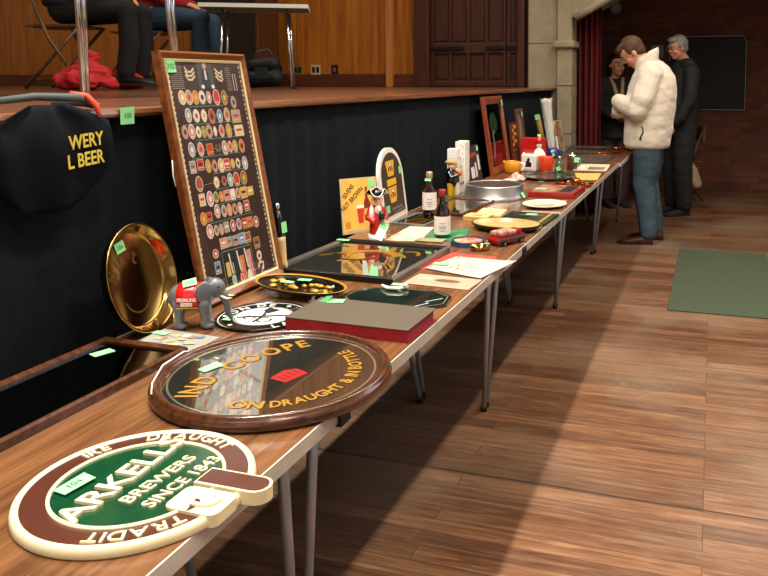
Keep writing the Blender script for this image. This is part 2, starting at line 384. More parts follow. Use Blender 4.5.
    mb.box(-1.71, -1.69, 7.0, 7.2, SZ, 6.19, BLACK)
    zc = 0; k = 0; hs = [.42, .40, .45, .40, .44, .38, .46, .42, .4, .44, .4, .42, .45, .4, .3]
    for h in hs:
        z1 = min(zc+h, 6.19)
        if z1 > zc: mb.box(-1.69, -1.405, 6.985+.004*(k % 2), 7.5, zc+.003, z1-.003, STONE, bev=.004); mb.box(-1.40, -1.262, 6.93+.004*((k+1) % 2), 7.5, zc+.003, z1-.003, STONE, bev=.006)
        zc = z1; k += 1
    mb.box(-1.685, -1.266, 6.99, 7.48, 0, 6.19, M('mortar', '#7d7360', .9))
    mb.box(-1.43, -1.232, 6.89, 7.5, 1.625, 1.69, STONE, bev=.015)
    struct(mb, 'wall_stone_pier')
    mb = MB()
    pts = [(-1.262, 1.90), (-1.12, 1.975), (-.97, 2.06), (-.75, 2.19), (-.45, 2.34), (-.1, 2.48), (.3, 2.60), (.684, 2.68), (1.4, 2.72), (2.1, 2.68), (2.7, 2.5), (3.1, 2.2), (3.4, 1.9)]
    for (xa, za), (xb, zb) in zip(pts, pts[1:]):
        vs = [(xa, 6.93, za), (xb, 6.93, zb), (xb, 6.93, 6.19), (xa, 6.93, 6.19), (xa, 7.5, za), (xb, 7.5, zb), (xb, 7.5, 6.19), (xa, 7.5, 6.19)]
        mb.add(vs, [(0, 1, 2, 3), (7, 6, 5, 4), (4, 5, 1, 0)], STONE)
    mb.box(3.4, 7, 6.93, 7.5, 0, 6.19, STONE)
    mb.tube([(x+.03, 6.93, z-.0) for x, z in pts], .035, STONE, seg=8)
    struct(mb, 'wall_arch')
    # red curtain in the opening
    RC = M('curtain_red', '#5f0f13', .85, var=.25, vscale=20)
    mb = MB(); vs = []; fs = []; nx = 60; zs = [.02, .5, 1.0, 1.5, 2.0, 2.4]
    for i in range(nx+1):
        u = i/nx
        for z in zs: vs.append((-1.262+.235*u, 7.22+.045*math.sin(u*2*PI*4.5+.3*z)+.02*math.sin(u*23+z), z))
    k = len(zs)
    for i in range(nx):
        for j in range(k-1): fs.append((i*k+j, (i+1)*k+j, (i+1)*k+j+1, i*k+j+1))
    mb.add(vs, fs, RC, None, True)
    mb.build('red_curtain', label='dark red curtain drawn back against the stone pier in the archway', cat='curtain', solid=.004)
    # fluting of dark green floor mat
    mb = MB(); mb.box(-.225, .42, 4.36, 6.0, .0005, .008, M('mat_green', '#3f4a36', .95, var=.2, vscale=60), bev=.003)
    mb.build('floor_mat', label='dark green rectangular mat lying on the open board floor', cat='mat')
room()
LAB = [(0.075,0.563,0.0156,0.0201,'y','o'),(0.105,0.563,0.0161,0.021,'t','o'),(0.135,0.562,0.0149,0.0202,'o','o'),(0.165,0.562,0.0163,0.0205,'w','o'),(0.197,0.561,0.0112,0.0173,'p','o'),(0.234,0.561,0.0167,0.023,'r','o'),(0.273,0.559,0.015,0.0215,'n','o'),(0.316,0.544,0.014,0.019,'g','o'),(0.088,0.514,0.0139,0.02,'g','o'),(0.123,0.511,0.015,0.0187,'w','o'),(0.158,0.51,0.0135,0.0188,'w','o'),(0.194,0.507,0.0153,0.0219,'r','o'),(0.233,0.506,0.013,0.0195,'b','o'),(0.27,0.508,0.0142,0.0212,'t','o'),(0.316,0.502,0.0225,0.0192,'g','q'),(0.06,0.469,0.0134,0.019,'t','o'),(0.09,0.469,0.0145,0.021,'p','o'),(0.119,0.466,0.0116,0.0165,'w','o'),(0.143,0.465,0.0113,0.0167,'v','o'),(0.169,0.465,0.0156,0.0201,'t','o'),(0.197,0.463,0.0084,0.0158,'w','o'),(0.229,0.463,0.0129,0.0188,'p','o'),(0.265,0.461,0.0141,0.021,'t','o'),(0.318,0.459,0.0241,0.0172,'c','q'),(0.075,0.42,0.0143,0.0206,'l','o'),(0.115,0.418,0.0143,0.0198,'p','o'),(0.157,0.415,0.0143,0.0156,'r','q'),(0.197,0.415,0.0105,0.0091,'k','q'),(0.23,0.413,0.0146,0.0213,'t','o'),(0.257,0.414,0.0111,0.0171,'p','o'),(0.282,0.414,0.0133,0.0186,'t','o'),(0.317,0.412,0.0151,0.0209,'o','o'),(0.066,0.373,0.013,0.0166,'g','q'),(0.101,0.376,0.014,0.015,'r','q'),(0.135,0.369,0.0133,0.019,'t','o'),(0.165,0.366,0.0125,0.0185,'p','o'),(0.196,0.365,0.0153,0.0204,'y','o'),(0.225,0.365,0.0145,0.0167,'r','q'),(0.254,0.364,0.011,0.0149,'y','o'),(0.281,0.363,0.012,0.0159,'c','o'),(0.317,0.36,0.0144,0.0203,'l','o'),(0.08,0.325,0.0159,0.0216,'n','o'),(0.159,0.32,0.013,0.0171,'w','o'),(0.196,0.32,0.0104,0.0143,'r','o'),(0.227,0.32,0.0139,0.0193,'a','o'),(0.259,0.318,0.0156,0.0211,'r','o'),(0.297,0.318,0.0161,0.0211,'n','o'),(0.08,0.281,0.0137,0.0174,'c','q'),(0.116,0.279,0.0153,0.0218,'p','o'),(0.144,0.28,0.0116,0.0157,'v','o'),(0.17,0.278,0.0113,0.0151,'o','o'),(0.197,0.278,0.0153,0.0161,'p','q'),(0.226,0.277,0.0126,0.0163,'w','q'),(0.252,0.277,0.0109,0.0153,'t','o'),(0.282,0.275,0.0185,0.0171,'y','q'),(0.319,0.275,0.0157,0.0134,'y','q'),(0.138,0.241,0.0133,0.0196,'p','o'),(0.169,0.237,0.0125,0.0172,'a','o'),(0.196,0.236,0.0128,0.0182,'p','o'),(0.223,0.234,0.0119,0.0173,'t','o'),(0.25,0.233,0.0122,0.0171,'p','o'),(0.286,0.235,0.0132,0.0158,'r','q'),(0.071,0.23,0.0143,0.0182,'o','o'),(0.097,0.231,0.0129,0.0134,'r','q'),(0.089,0.192,0.0157,0.02,'p','o'),(0.118,0.19,0.0102,0.015,'g','o'),(0.141,0.189,0.011,0.0163,'l','o'),(0.167,0.191,0.0125,0.0153,'g','q'),(0.199,0.19,0.0123,0.0172,'r','o'),(0.23,0.189,0.0126,0.017,'l','o'),(0.259,0.186,0.0123,0.0152,'r','q'),(0.287,0.186,0.014,0.0154,'o','q'),(0.319,0.181,0.0137,0.0168,'r','o'),(0.138,0.15,0.0152,0.0146,'p','q'),(0.167,0.149,0.0138,0.014,'a','q'),(0.198,0.147,0.0142,0.0146,'l','q'),(0.23,0.147,0.0153,0.0152,'b','q'),(0.261,0.144,0.015,0.015,'n','q'),(0.303,0.12,0.0149,0.016,'n','q'),(0.303,0.081,0.0134,0.0163,'w','o'),(0.095,0.129,0.0128,0.0127,'r','o'),(0.094,0.09,0.0128,0.0166,'b','q'),(0.159,0.041,0.0111,0.0169,'a','o'),(0.199,0.038,0.0115,0.0173,'r','o'),(0.238,0.037,0.012,0.0176,'w','o')]
# ------------------------------------------------------------------ trestle tables
JN = [-.16, 1.26, 2.68, 4.10, 5.52, 6.90]
TL = ['wood-effect trestle table nearest of the row, under the round brewery signs', 'wood-effect trestle table under the flat square mirror and white leaflets',
      'wood-effect trestle table under the metal ring and red box', 'wood-effect trestle table under the standing mirror and white square jug', 'wood-effect trestle table at the far end of the row']
def table(i):
    a, b = JN[i]+.002, JN[i+1]-.002; L = b-a
    t = thing('trestle_table', TL[i], 'table', (-.9935, (a+b)/2, 0), 0, 'trestle tables in a row below the stage')
    if i == 4: t.location.x += .015
    W = .685
    mb = MB(); mb.box(-W/2+.003, W/2-.003, -L/2+.003, L/2-.003, TZ-.026, TZ, LAM); mb.build('table_top', t)
    mb = MB()
    mb.box(W/2-.003, W/2, -L/2, L/2, TZ-.028, TZ-.0005, BANDM); mb.box(-W/2, -W/2+.003, -L/2, L/2, TZ-.028, TZ-.0005, BANDM)
    mb.box(-W/2+.003, W/2-.003, -L/2, -L/2+.003, TZ-.028, TZ-.0005, BANDM); mb.box(-W/2+.003, W/2-.003, L/2-.003, L/2, TZ-.028, TZ-.0005, BANDM)
    mb.build('edge_band', t, label='grey edge band')
    mb = MB(); z = TZ-.05
    for sx in (-1, 1): mb.box(sx*.2-.015, sx*.2+.015, -L/2+.08, L/2-.06, z, TZ-.026, STEEL)
    for y in (-L/2+.10, L/2-.10): mb.box(-.24, .24, y-.013, y+.013, z, TZ-.027, STEEL)
    mb.build('under_frame', t)
    for sx in (-1, 1):
        for e in (-1, 1):
            x0 = .205*sx; x1 = (.137 if sx > 0 else -.137)
            if e > 0: pts = [(x0, L/2-.03, TZ-.04), (x1+.004, L/2+.115, .008)]
            else: pts = [(x0, -L/2+.10, TZ-.04), (x1, -L/2+.155, .008)]
            mb = MB(); mb.tube(pts, [.0125, .0105], STEEL, seg=12); lg = mb.build('leg', t)
            fb = MB(); p = Vector(pts[1]); fb.lathe([(0, 0), (.0125, 0), (.0135, .006), (.012, .03), (.0106, .032), (0, .032)], BLACK, Tr(p.x, p.y, 0), 12); fb.build('foot', lg, label='black plastic foot')
    return t
for i in range(5): table(i)
for y, lb in ((1.225, 'small black clip on the table edge under the round mirror'), (2.63, 'small black clip on the table edge beside the red toy car')):
    mb = MB(); mb.box(-.6505, -.6435, y-.02, y+.02, TZ-.031, TZ-.002, BLACK, bev=.002); mb.box(-.70, -.6435, y-.02, y+.02, TZ-.0335, TZ-.0285, BLACK)
    mb.build('table_clip', label=lb, cat='clip')

# ------------------------------------------------------------------ brewery sign (nearest)
def pub_sign():
    BR = M('sign_brown', '#4a2418', .3, var=.15, vscale=30, coat=.5, bump=.03); GR = M('sign_green', '#063d22', .22, var=.3, vscale=25, coat=.6)
    t = thing('pub_sign', 'round cast pub sign with green centre and cream lettering', 'sign', (-.800, .874, TZ), 90)
    mb = MB(); Ro = .164
    mb.lathe([(0, 0), (Ro, 0), (Ro+.002, .003), (Ro, .013), (Ro-.003, .016), (Ro-.008, .016), (Ro-.010, .013), (0, .013)], CREAM, seg=80); mb.build('rim', t, label='cream raised rim')
    mb = MB(); mb.lathe([(.121, .0135), (Ro-.0105, .0135)], BR, seg=80); mb.build('border', t, label='brown border')
    mb = MB(); mb.lathe([(.116, .0132), (.116, .0165), (.121, .0165), (.121, .0132)], CREAM, seg=80); mb.build('inner_ring', t, label='cream ring')
    mb = MB(); mb.lathe([(0, .0138), (.116, .0138)], GR, seg=64); mb.build('panel', t, label='dark green centre')
    q = Tr(0, 0, .0138); LB = 'raised cream lettering'
    MB().text('ARKELLS', .058, CREAM, q @ Tr(.002, .009, 0) @ Rz(3), .0022, .0009, sx=1.08).build('lettering', t, LB)
    MB().text('BREWERS', .031, CREAM, q @ Tr(.014, -.034, 0) @ Rz(-3), .0012, .0002, sx=1.05).build('lettering', t, LB)
    MB().text('SINCE 1843', .031, CREAM, q @ Tr(.018, -.072, 0) @ Rz(-3), .0012, .0002, sx=.96).build('lettering', t, LB)
    q = Tr(0, 0, .0136)
    for st, a, k in (('DRAUGHT', 5, 1.05), ('IRE', 68, 1.05), ('TRADIT', 219, 1.15)): MB().arc(st, .0285, .1300, a, CREAM, q, .0012, .0003, sx=k).build('rim_lettering', t, LB)
    # bracket at the foot of the sign
    mb = MB(); o = []
    o = [(-.024, -.07), (-.024, -.10)]
    bar = [(.012, -.085), (.012, -.178)]+arcpts(.034, -.178, .022, 180, 360, 8)+[(.056, -.178), (.056, -.085)]
    mb.prism([(x, y) for x, y in bar][::1], .0, .020, CREAM); mb.build('bracket', t, label='cream bracket')
    mb = MB(); mb.prism([(.0165, -.088), (.0165, -.178)]+arcpts(.034, -.178, .0175, 180, 360, 8)+[(.0515, -.178), (.0515, -.088)], .020, .0212, BR); mb.build('bracket_face', t, label='brown face')
    mb = MB(); mb.prism(rrect(.058, .085, .012, 4, -.022, -.125), .0, .018, CREAM)
    mb.prism([(-.036+x, -.118+y) for x, y in arcpts(0, 0, .016, 200, 380, 10, .010)], .018, .0184, BR); mb.ribbon(arcpts(-.02, -.128, .016, 150, 330, 12, .022), .007, .018, CREAM, h=.004)
    mb.build('scroll', t, label='cream scroll block')
    sticker(t, Tr(-.040, .080, .0170) @ Rz(-8) , .05, .026, '104', .003)
pub_sign()

# ------------------------------------------------------------------ round advertising mirror
def round_mirror():
    t = thing('advertising_mirror', 'large round brown-framed mirror with gold lettering and red emblem', 'mirror', (-.835, 1.288, TZ), 76)
    mb = MB()
    mb.lathe([(.205, .004), (.228, 0), (.2345, .006), (.235, .016), (.232, .022), (.229, .0235), (.2285, .027), (.224, .030), (.219, .029), (.2165, .0245), (.2155, .0205), (.210, .0200)], FRAMEB, seg=96); mb.build('frame', t)
    mb = MB(); mb.lathe([(0, .0195), (.2145, .0195)], MIRROR, seg=96, smooth=False); mb.build('mirror_glass', t, label='silvered mirror glass')
    mb = MB(); mb.lathe([(.199, .0197), (.2005, .0199), (.203, .0197)], M('bevel_line', '#e9e3cf', .08, .9), seg=96); mb.build('bevelled_edge', t)
    q = Tr(0, 0, .0199)
    SH = M('letter_shade', '#2a1a08', .4); A, A2, B, B2 = MB(), MB(), MB(), MB()
    for m, dz, dx in ((SH, 0, .0022), (GOLD, .0004, 0)):
        qq = q @ Tr(dx, -dx, dz)
        A.arc('IND', .062, .30, 114, m, qq @ Tr(0, -.222, 0), 0, .0016, sx=.80, gap=1.14); A2.arc('COOPE', .062, .30, 79.5, m, qq @ Tr(0, -.222, 0), 0, .0016, sx=.80, gap=1.14)
        B2.arc('ON', .042, .173, 208, m, qq, 0, .0012, outward=False); B.arc('DRAUGHT & IN BOTTLE', .0375, .173, 284, m, qq, 0, .0010, outward=False, sx=.8, space=.010)
    A2.build('lettering', t, 'gold lettering with dark shading'); A.build('lettering', t, 'gold lettering with dark shading'); B.build('lettering', t, 'gold lettering with dark shading'); B2.build('lettering', t, 'gold lettering with dark shading')
    mb = MB(); RD = M('emblem_red', '#a3150f', .4)
    mb.poly([(-.03, -.06), (.028, -.064), (.033, -.028), (.012, -.012), (-.030, -.018)], .0200, RD)
    for k in range(4): mb.poly([(-.022+k*.013, -.052), (-.016+k*.013, -.052), (-.015+k*.013, -.026), (-.021+k*.013, -.026)], .0203, M('emblem_dark', '#5c0b08', .5))
    mb.build('emblem', t, label='red emblem')
    mb = MB(); mb.tube([(-.205, .105, .0245), (-.18, .138, .030), (-.119, .19, .034), (-.033, .238, .026), (.021, .253, .006), (.047, .248, .004)], .0016, WHITE, seg=6); mb.build('string', t, label='white hanging string')
    sticker(t, Tr(-.055, .125, .0205) @ Rz(-5), .045, .024, None, .003)
round_mirror()

def rect_frame(mb, w, h, fw, z0, z1, m, m2=None):
    """four mitred bars, sloping a little inward"""
    for k in range(4):
        T = Rz(90*k); a, b = (w, h) if k % 2 == 0 else (h, w)
        o = [(-a/2, -b/2), (a/2, -b/2), (a/2-fw, -b/2+fw), (-a/2+fw, -b/2+fw)]
        vs = [(x, y, z0) for x, y in o]+[(o[0][0], o[0][1], z1*.8+z0*.2), (o[1][0], o[1][1], z1*.8+z0*.2), (o[1][0]-fw*.3, o[1][1]+fw*.3, z1), (o[0][0]+fw*.3, o[0][1]+fw*.3, z1), (o[2][0], o[2][1], z1*.75+z0*.25), (o[3][0], o[3][1], z1*.75+z0*.25)]
        mb.add(vs, [(3, 2, 1, 0), (0, 1, 5, 4), (4, 5, 6, 7), (7, 6, 8, 9), (2, 3, 9, 8)], m if (m2 is None or k % 2 == 0) else m2, T)

def side_mirror():
    t = thing('framed_mirror', 'brown-framed rectangular dark mirror lying flat before the brass tray', 'mirror', (-1.213, 1.09, TZ))
    mb = MB(); rect_frame(mb, .225, .54, .018, 0, .020, FRAMEB); mb.build('frame', t)
    mb = MB(); mb.box(-.097, .097, -.254, .254, .004, .010, DKGLASS); mb.build('mirror_glass', t)
    sticker(t, Tr(-.055, .20, .0105) @ Rz(70), .045, .028)
side_mirror()

def leaflet():
    P = M('leaflet_print', '#7f9094', .5, vscale=30, col2='#98866e', var=.2); t = thing('leaflet', 'colourful printed leaflet lying in front of the grey elephant', 'leaflet', (-1.19, 1.425, TZ), -4)
    mb = MB(); mb.add([(-.08, -.048, .0008), (.092, -.060, .0008), (.085, .055, .0008), (-.076, .048, .004)], [(0, 1, 2, 3)], P); mb.build('sheet', t, solid=.0008)
    mb = MB(); rng = random.Random(3)
    cols = ['#a8685b', '#b8a870', '#6f8fa0', '#8aa07a', '#b98f7a', '#c8c3b2', '#5f7c8c']
    for k in range(26):
        x, y = rng.uniform(-.062, .058), rng.uniform(-.04, .038); mb.oval(x, y, rng.uniform(.005, .014), rng.uniform(.004, .010), .0030+.0012*(y < 0)*0+.00002*k+max(0, -x)*.008*(y > 0), M('leaf_'+cols[k % 7], cols[k % 7], .5))
    mb.build('print', t)
    sticker(t, Tr(-.06, .02, .0046), .04, .02)
leaflet()

# ------------------------------------------------------------------ brass tray leaning at the back
def brass_tray():
    n = Vector((math.cos(R(13.5))*math.cos(R(8.4)), math.cos(R(13.5))*math.sin(R(8.4)), math.sin(R(13.5))))
    h = Vector((-math.sin(R(8.4)), math.cos(R(8.4)), 0)); u = n.cross(h)
    Rr = .134; zc = TZ+Rr*abs(u.z)+.002
    T = Matrix((h, u, n)).transposed().to_4x4(); T.translation = (-1.305, 1.464, zc)
    t = thing('brass_tray', 'round polished brass tray leaning upright against the black skirt', 'tray', T=T)
    mb = MB(); mb.lathe([(0, -.030), (.112, -.030), (.119, -.026), (.127, -.002), (.133, 0), (.134, .0015), (.1325, .003), (.1255, .001), (.1175, -.0245), (.111, -.0282), (0, -.0282)], BRASS, seg=72); mb.build('tray_body', t)
    mb = MB(); E = M('brass_engraved', '#b08f56', .3, 1.); q = Tr(0, 0, -.0280)
    mb.arc('Burt', .056, .055, 108, E, q @ Tr(-.01, -.012, 0), 0, .001); mb.build('lettering', t, label='engraved lettering'); mb = MB()
    mb.ribbon(arcpts(0, -.03, .05, 200, 340, 20), .004, -.0279, E)
    mb.build('engraving', t, label='engraved curve')
    sticker(t, Tr(-.022, .085, -.0275) @ Rz(10), .034, .026, '106', .002)
brass_tray()

# ------------------------------------------------------------------ remeshed bodies
def blob(name, chains, vox, m, parent, smooth=4, ells=(), T=None, label=None, lofts=(), wr=0., ws=9.):
    """one continuous skin round tapered chains [(pts, radii)] and ellipsoids [(centre, radii[, rotation])]"""
    mb = MB(); K = BLACK
    for pts, rad in chains:
        mb.tube(pts, rad, K, seg=14)
        for p, r in ((pts[0], rad[0]), (pts[-1], rad[-1])): mb.ell(p, (r, r, r), K, seg=14, rings=8)
        for p, r in zip(pts[1:-1], rad[1:-1]): mb.ell(p, (r, r, r), K, seg=14, rings=8)
    for e in ells:
        X = Tr(*e[0]) @ (e[2] if len(e) > 2 else Matrix()); mb.ell((0, 0, 0), e[1], K, X)
    for sec in lofts:                    # (cx, cy, z, rx, ry) sections from bottom to top
        n = 28; vs = [(cx+rx*math.cos(2*PI*k/n), cy+ry*math.sin(2*PI*k/n), z) for cx, cy, z, rx, ry in sec for k in range(n)]; L = len(sec)
        mb.add(vs, [tuple(range(n-1, -1, -1)), tuple((L-1)*n+k for k in range(n))]+[(i*n+k, i*n+(k+1) % n, (i+1)*n+(k+1) % n, (i+1)*n+k) for i in range(L-1) for k in range(n)], K)
    me = bpy.data.meshes.new('x'); me.from_pydata([tuple(v) for v in mb.v], [], mb.f); o = bpy.data.objects.new('x', me); COL.objects.link(o)
    q = o.modifiers.new('r', 'REMESH'); q.mode = 'VOXEL'; q.voxel_size = vox
    if smooth: q = o.modifiers.new('s', 'SMOOTH'); q.iterations = smooth; q.factor = .5
    new = bpy.data.meshes.new_from_object(o.evaluated_get(bpy.context.evaluated_depsgraph_get())); bpy.data.objects.remove(o); bpy.data.meshes.remove(me)
    new.name = name; new.materials.clear(); new.materials.append(m); new.polygons.foreach_set('use_smooth', [True]*len(new.polygons))
    if wr:                               # soft folds
        ns = [v.normal.copy() for v in new.vertices]
        for v, nn in zip(new.vertices, ns): p = v.co*ws; v.co += nn*wr*(noise.noise((p.x, p.y, p.z*1.5))+.5*noise.noise((p.x*2.3+5, p.y*2.3, p.z*3.6)))
    o = bpy.data.objects.new(name, new); COL.objects.link(o); o.parent = parent
    if T is not None: o.matrix_local = T
    return tag(o, label)

def elephant():
    G = M('elephant_grey', '#5d6268', .32, coat=.4, var=.08, vscale=30)
    t = thing('elephant_figurine', 'grey elephant figurine wearing a red saddle cloth', 'figurine', (-1.205, 1.522, TZ), 22)
    ch = []
    for x, y in ((-.048, .016), (-.040, -.019), (.020, .017), (.028, -.018)):
        ch.append(([(x, y, .0145), (x+.002, y, .03), (x*.92, y, .065)], [.0135, .0125, .018]))
    ch.append(([(.052, 0, .098), (.071, 0, .085), (.080, 0, .06), (.082, 0, .038), (.090, 0, .022)], [.020, .013, .0095, .008, .006]))
    ch.append(([(-.066, 0, .085), (-.073, 0, .07), (-.073, 0, .05)], [.006, .0035, .003]))
    el = [((-.012, 0, .080), (.058, .031, .035)), ((-.035, 0, .080), (.034, .030, .036)), ((.050, 0, .103), (.027, .022, .027)), ((.034, 0, .095), (.025, .022, .026))]
    el += [((.030, s*.026, .098), (.024, .006, .028), Rz(-s*25)) for s in (-1, 1)]
    el += [((x+.006, y, .008), (.0165, .014, .009)) for x, y in ((-.048, .016), (-.040, -.019), (.020, .017), (.028, -.018))]
    b = blob('body', ch, .0024, G, t, 3, el)
    zmin = min(v.co.z for v in b.data.vertices); t.scale = (.94, .94, .94)
    for v in b.data.vertices: v.co.z = max(v.co.z-zmin, 0)
    for s in (-1, 1):
        mb = MB(); mb.tube([(.066, s*.011, .086), (.082, s*.014, .078), (.097, s*.013, .079)], [.0035, .0028, .0008], M('ivory', '#e8d9b4', .3), seg=8); mb.build('tusk', t, label='ivory tusk')
        mb = MB(); mb.ell((.064, s*.0175, .110), (.0028, .0022, .0028), BLACK, seg=8, rings=6); mb.build('eye', t)
    # saddle cloth wrapped over the back
    mb = MB(); vs = []; fs = []; n = 15; xs = [-.040, -.02, 0, .016]
    for x in xs:
        for k in range(n):
            a = R(-28+236*k/(n-1)); rr = 1.07; e = math.sqrt(max(.05, 1-((x+.012)/.062)**2))
            vs.append((x, math.cos(a)*.0335*(.75+.25*e)*rr, .080+math.sin(a)*.037*(.82+.18*e)*rr))
    for i in range(len(xs)-1):
        for k in range(n-1): fs.append((i*n+k, (i+1)*n+k, (i+1)*n+k+1, i*n+k+1))
    mb.add(vs, fs, RED, None, True); s = mb.build('saddle_cloth', t, label='red saddle cloth', solid=.002)
    Y = M('trim_yellow', '#d8a62c', .4)
    for sd in (-1, 1):
        T = basis((-.012, sd*.0385, .076), (-sd, 0, 0) if sd > 0 else (1, 0, 0), (0, 0, 1))
        MB().text('FREMLINS', .0125, WHITE, T @ Tr(0, .003, 0), .0003, .0003, sx=.88).build('lettering', s, 'white lettering'); MB().text('BEERS', .0125, WHITE, T @ Tr(0, -.009, 0), .0003, .0003, sx=.9).build('lettering', s, 'white lettering')
        mb = MB()
        for k in range(9): mb.box(-.026+k*.0062, -.0225+k*.0062, -.0155, -.0125, 0, .0006, Y, T)
        mb.build('hem_pattern', s, label='yellow dashed hem')
    mb = MB(); mb.tube([(.022, -.031, .072), (.024, -.03, .09), (.023, -.012, .118), (.023, .012, .118), (.024, .03, .09)], .0016, Y, seg=6); mb.build('harness', t, label='yellow harness band')
    sticker(t, Tr(-.010, -.012, .1215) @ Rx(28) @ Rz(18), .034, .026, '105', .002)
elephant()

# ------------------------------------------------------------------ framed label display
def label_board():
    a = math.asin(.125/.69); s, c = math.sin(a), math.cos(a)
    T = Matrix(((0, -s, c), (1, 0, 0), (0, c, s))).to_4x4(); T.translation = (-1.268, 1.634, TZ+.006); T = T @ Matrix.Diagonal((.92, 1, 1, 1))
    t = thing('framed_display', 'tall framed display of bottle labels leaning back against the stage', 'picture', T=T)
    W, H = .41, .69
    mb = MB(); mb.box(0, W, 0, H, -.016, -.004, M('board_back', '#5b4a38', .8))
    mb.build('backboard', t)
    mb = MB(); q = Tr(W/2, H/2, 0); rect_frame(mb, W, H, .021, -.016, .010, FRAMEB2); f = mb; g = MB(); g2 = MB()
    o = MB(); 
    f2 = f.build('frame', t, T=q)
    rect_frame(g, W-.040, H-.040, .009, -.004, .004, M('gilt_slip', '#dcc99a', .3, .3)); g.build('slip', t, T=q, label='gilt inner slip')  # slip colour paled to stand in for glare along the inner edge
    PB = M('print_brown', '#3a2119', .5, var=.1, vscale=8); mb = MB(); mb.box(.022, W-.026, .026, H-.026, -.004, -.002, PB)
    C = {k: M('label_'+k, h, .5) for k, h in dict(y='#d9b45a', t='#b99b74', o='#cf7b4a', w='#e4dcd6', p='#cf8b86', r='#c4402f', n='#8f5d45', g='#a79d97', b='#4f8fb8', v='#5c9a4c', c='#dcd0b0', k='#4a4a35', l='#a596ab', a='#7fa89e').items()}
    dk = M('label_dark', '#3b2a2c', .5); z = -.0015
    for i, (x, y, rx, ry, col, sh) in enumerate(LAB):
        b = 'wcyt'[i % 4]; b = b if b != col else 'p'
        rx *= 1.02; ry *= 1.02
        if sh == 'o':
            mb.oval(x, y, rx, ry, z, C[b]); mb.oval(x, y, rx*.84, ry*.87, z+.0002, C[col]); mb.oval(x, y, rx*.42, ry*.4, z+.0004, [C['w'], dk, C['y'], C['r']][i*7 % 4], seg=10)
            mb.box(x-rx*.5, x+rx*.5, y-ry*.66, y-ry*.56, z+.0003, z+.0004, C[b])
        else:
            mb.box(x-rx, x+rx, y-ry, y+ry, z, z+.0001, C[b]); mb.box(x-rx*.88, x+rx*.88, y-ry*.9, y+ry*.9, z+.0001, z+.0002, C[col]); mb.box(x-rx*.6, x+rx*.6, y-ry*.12, y+ry*.3, z+.0002, z+.0004, [dk, C['w'], C['r']][i % 3])
            mb.box(x-rx*.7, x+rx*.7, y-ry*.6, y-ry*.45, z+.0002, z+.0003, C[b])
    mb.build('label_print', t, label='printed bottle labels on a dark brown ground')
    mb = MB(); TL2 = M('thread_teal', '#4d8f86', .5)
    for y, x0, x1 in ((.537, .10, .27), (.488, .06, .29), (.443, .10, .30), (.395, .07, .30), (.345, .15, .31), (.300, .15, .29), (.258, .13, .29), (.212, .09, .31)):
        mb.ribbon([(x0, y-.01), (x0, y), (x1, y), (x1, y-.008)], .0022, -.0016, TL2)
    for y in (.562, .510, .465, .415, .368, .320, .279, .236, .190): mb.box(.08, .30, y-.0006, y+.0006, -.00165, -.0016, C['a'])
    mb.build('branch_lines', t, label='thin teal branch lines')
    # top: portrait, bars and a gilded rule; foot: three hand-pulls in a pale box
    mb = MB(); z = -.0014
    mb.box(.162, .236, .587, .662, z, z+.0002, M('photo_grey', '#4a4a4c', .5)); mb.prism([(.176, .588), (.222, .588), (.216, .63), (.205, .645), (.192, .645), (.182, .628)], z+.0002, z+.0005, M('photo_suit', '#1f3a38', .6))
    mb.oval(.199, .652, .009, .011, z+.0005, M('photo_face', '#c9a48c', .6)); mb.box(.195, .203, .612, .64, z+.0005, z+.0007, C['w']); mb.oval(.178, .592, .008, .006, z+.0006, C['w']); mb.oval(.226, .592, .008, .006, z+.0006, C['w'])
    for k in range(3):
        mb.ribbon([(.108, .648-.011*k), (.118, .634-.011*k), (.134, .634-.011*k), (.150, .645-.011*k)], .006, z, C['c']); mb.ribbon([(.248, .645-.011*k), (.262, .634-.011*k), (.276, .630-.011*k), (.284, .640-.011*k)], .006, z, C['c'])
    for k in range(12):
        mb.box(.042, .095, .588+k*.0055, .5895+k*.0055, z, z+.0001, C['g']); mb.box(.30, .325, .58+k*.006, .5815+k*.006, z, z+.0001, C['g'])
    mb.ribbon([(.335, .58), (.348, .58), (.348, .628), (.335, .628)], .003, z, C['w'], closed=True)
    for k in range(8): mb.box(.04+.041*k, .062+.041*k, .6625, .664, z, z+.0002, C['c'])
    for k in range(44):
        for x in (.031, .372): mb.box(x, x+.006, .035+k*.0142, .043+k*.0142, z, z+.0002, C['c'] if k % 3 else C['t'])
    mb.ribbon([(.122, .010+.016), (.122, .127), (.268, .122), (.268, .026)], .0022, z, C['a'])
    mb.box(.128, .262, .027, .118, z-.0004, z-.0002, M('photo_dark', '#1d2a26', .5))
    mb.box(.198, .224, .03, .10, z-.0002, z, C['o']); mb.box(.238, .262, .03, .11, z-.0002, z, C['p']); mb.box(.132, .15, .055, .095, z-.0002, z, C['y'])
    for x in (.159, .199, .238):
        mb.ribbon([(x-.006, .118), (x-.004, .095), (x-.001, .06)], .006, z+.0002, C['w']); mb.ribbon([(x+.006, .09), (x+.008, .06), (x, .052)], .003, z+.0002, C['c'])
    for x, y, rx, ry, col, sh in LAB[-3:]: mb.oval(x, y, rx, ry, z+.0003, C[col]); mb.oval(x, y, rx*.7, ry*.75, z+.0005, C['w']); mb.oval(x, y, rx*.4, ry*.5, z+.0007, C[col])
    mb.ribbon([(.288, .05), (.30, .062), (.318, .058), (.312, .042), (.296, .028), (.33, .026)], .008, z, C['c'])
    mb.build('print_details', t, label='printed portrait, rules and hand pulls')
    mb = MB(); mb.box(.029, W-.029, .029, H-.029, .0005, .0022, GLAZE); mb.build('glass', t, label='clear picture glass')
    sticker(t, Tr(.047, .648, .0024) @ Rz(2), .036, .034, '102')
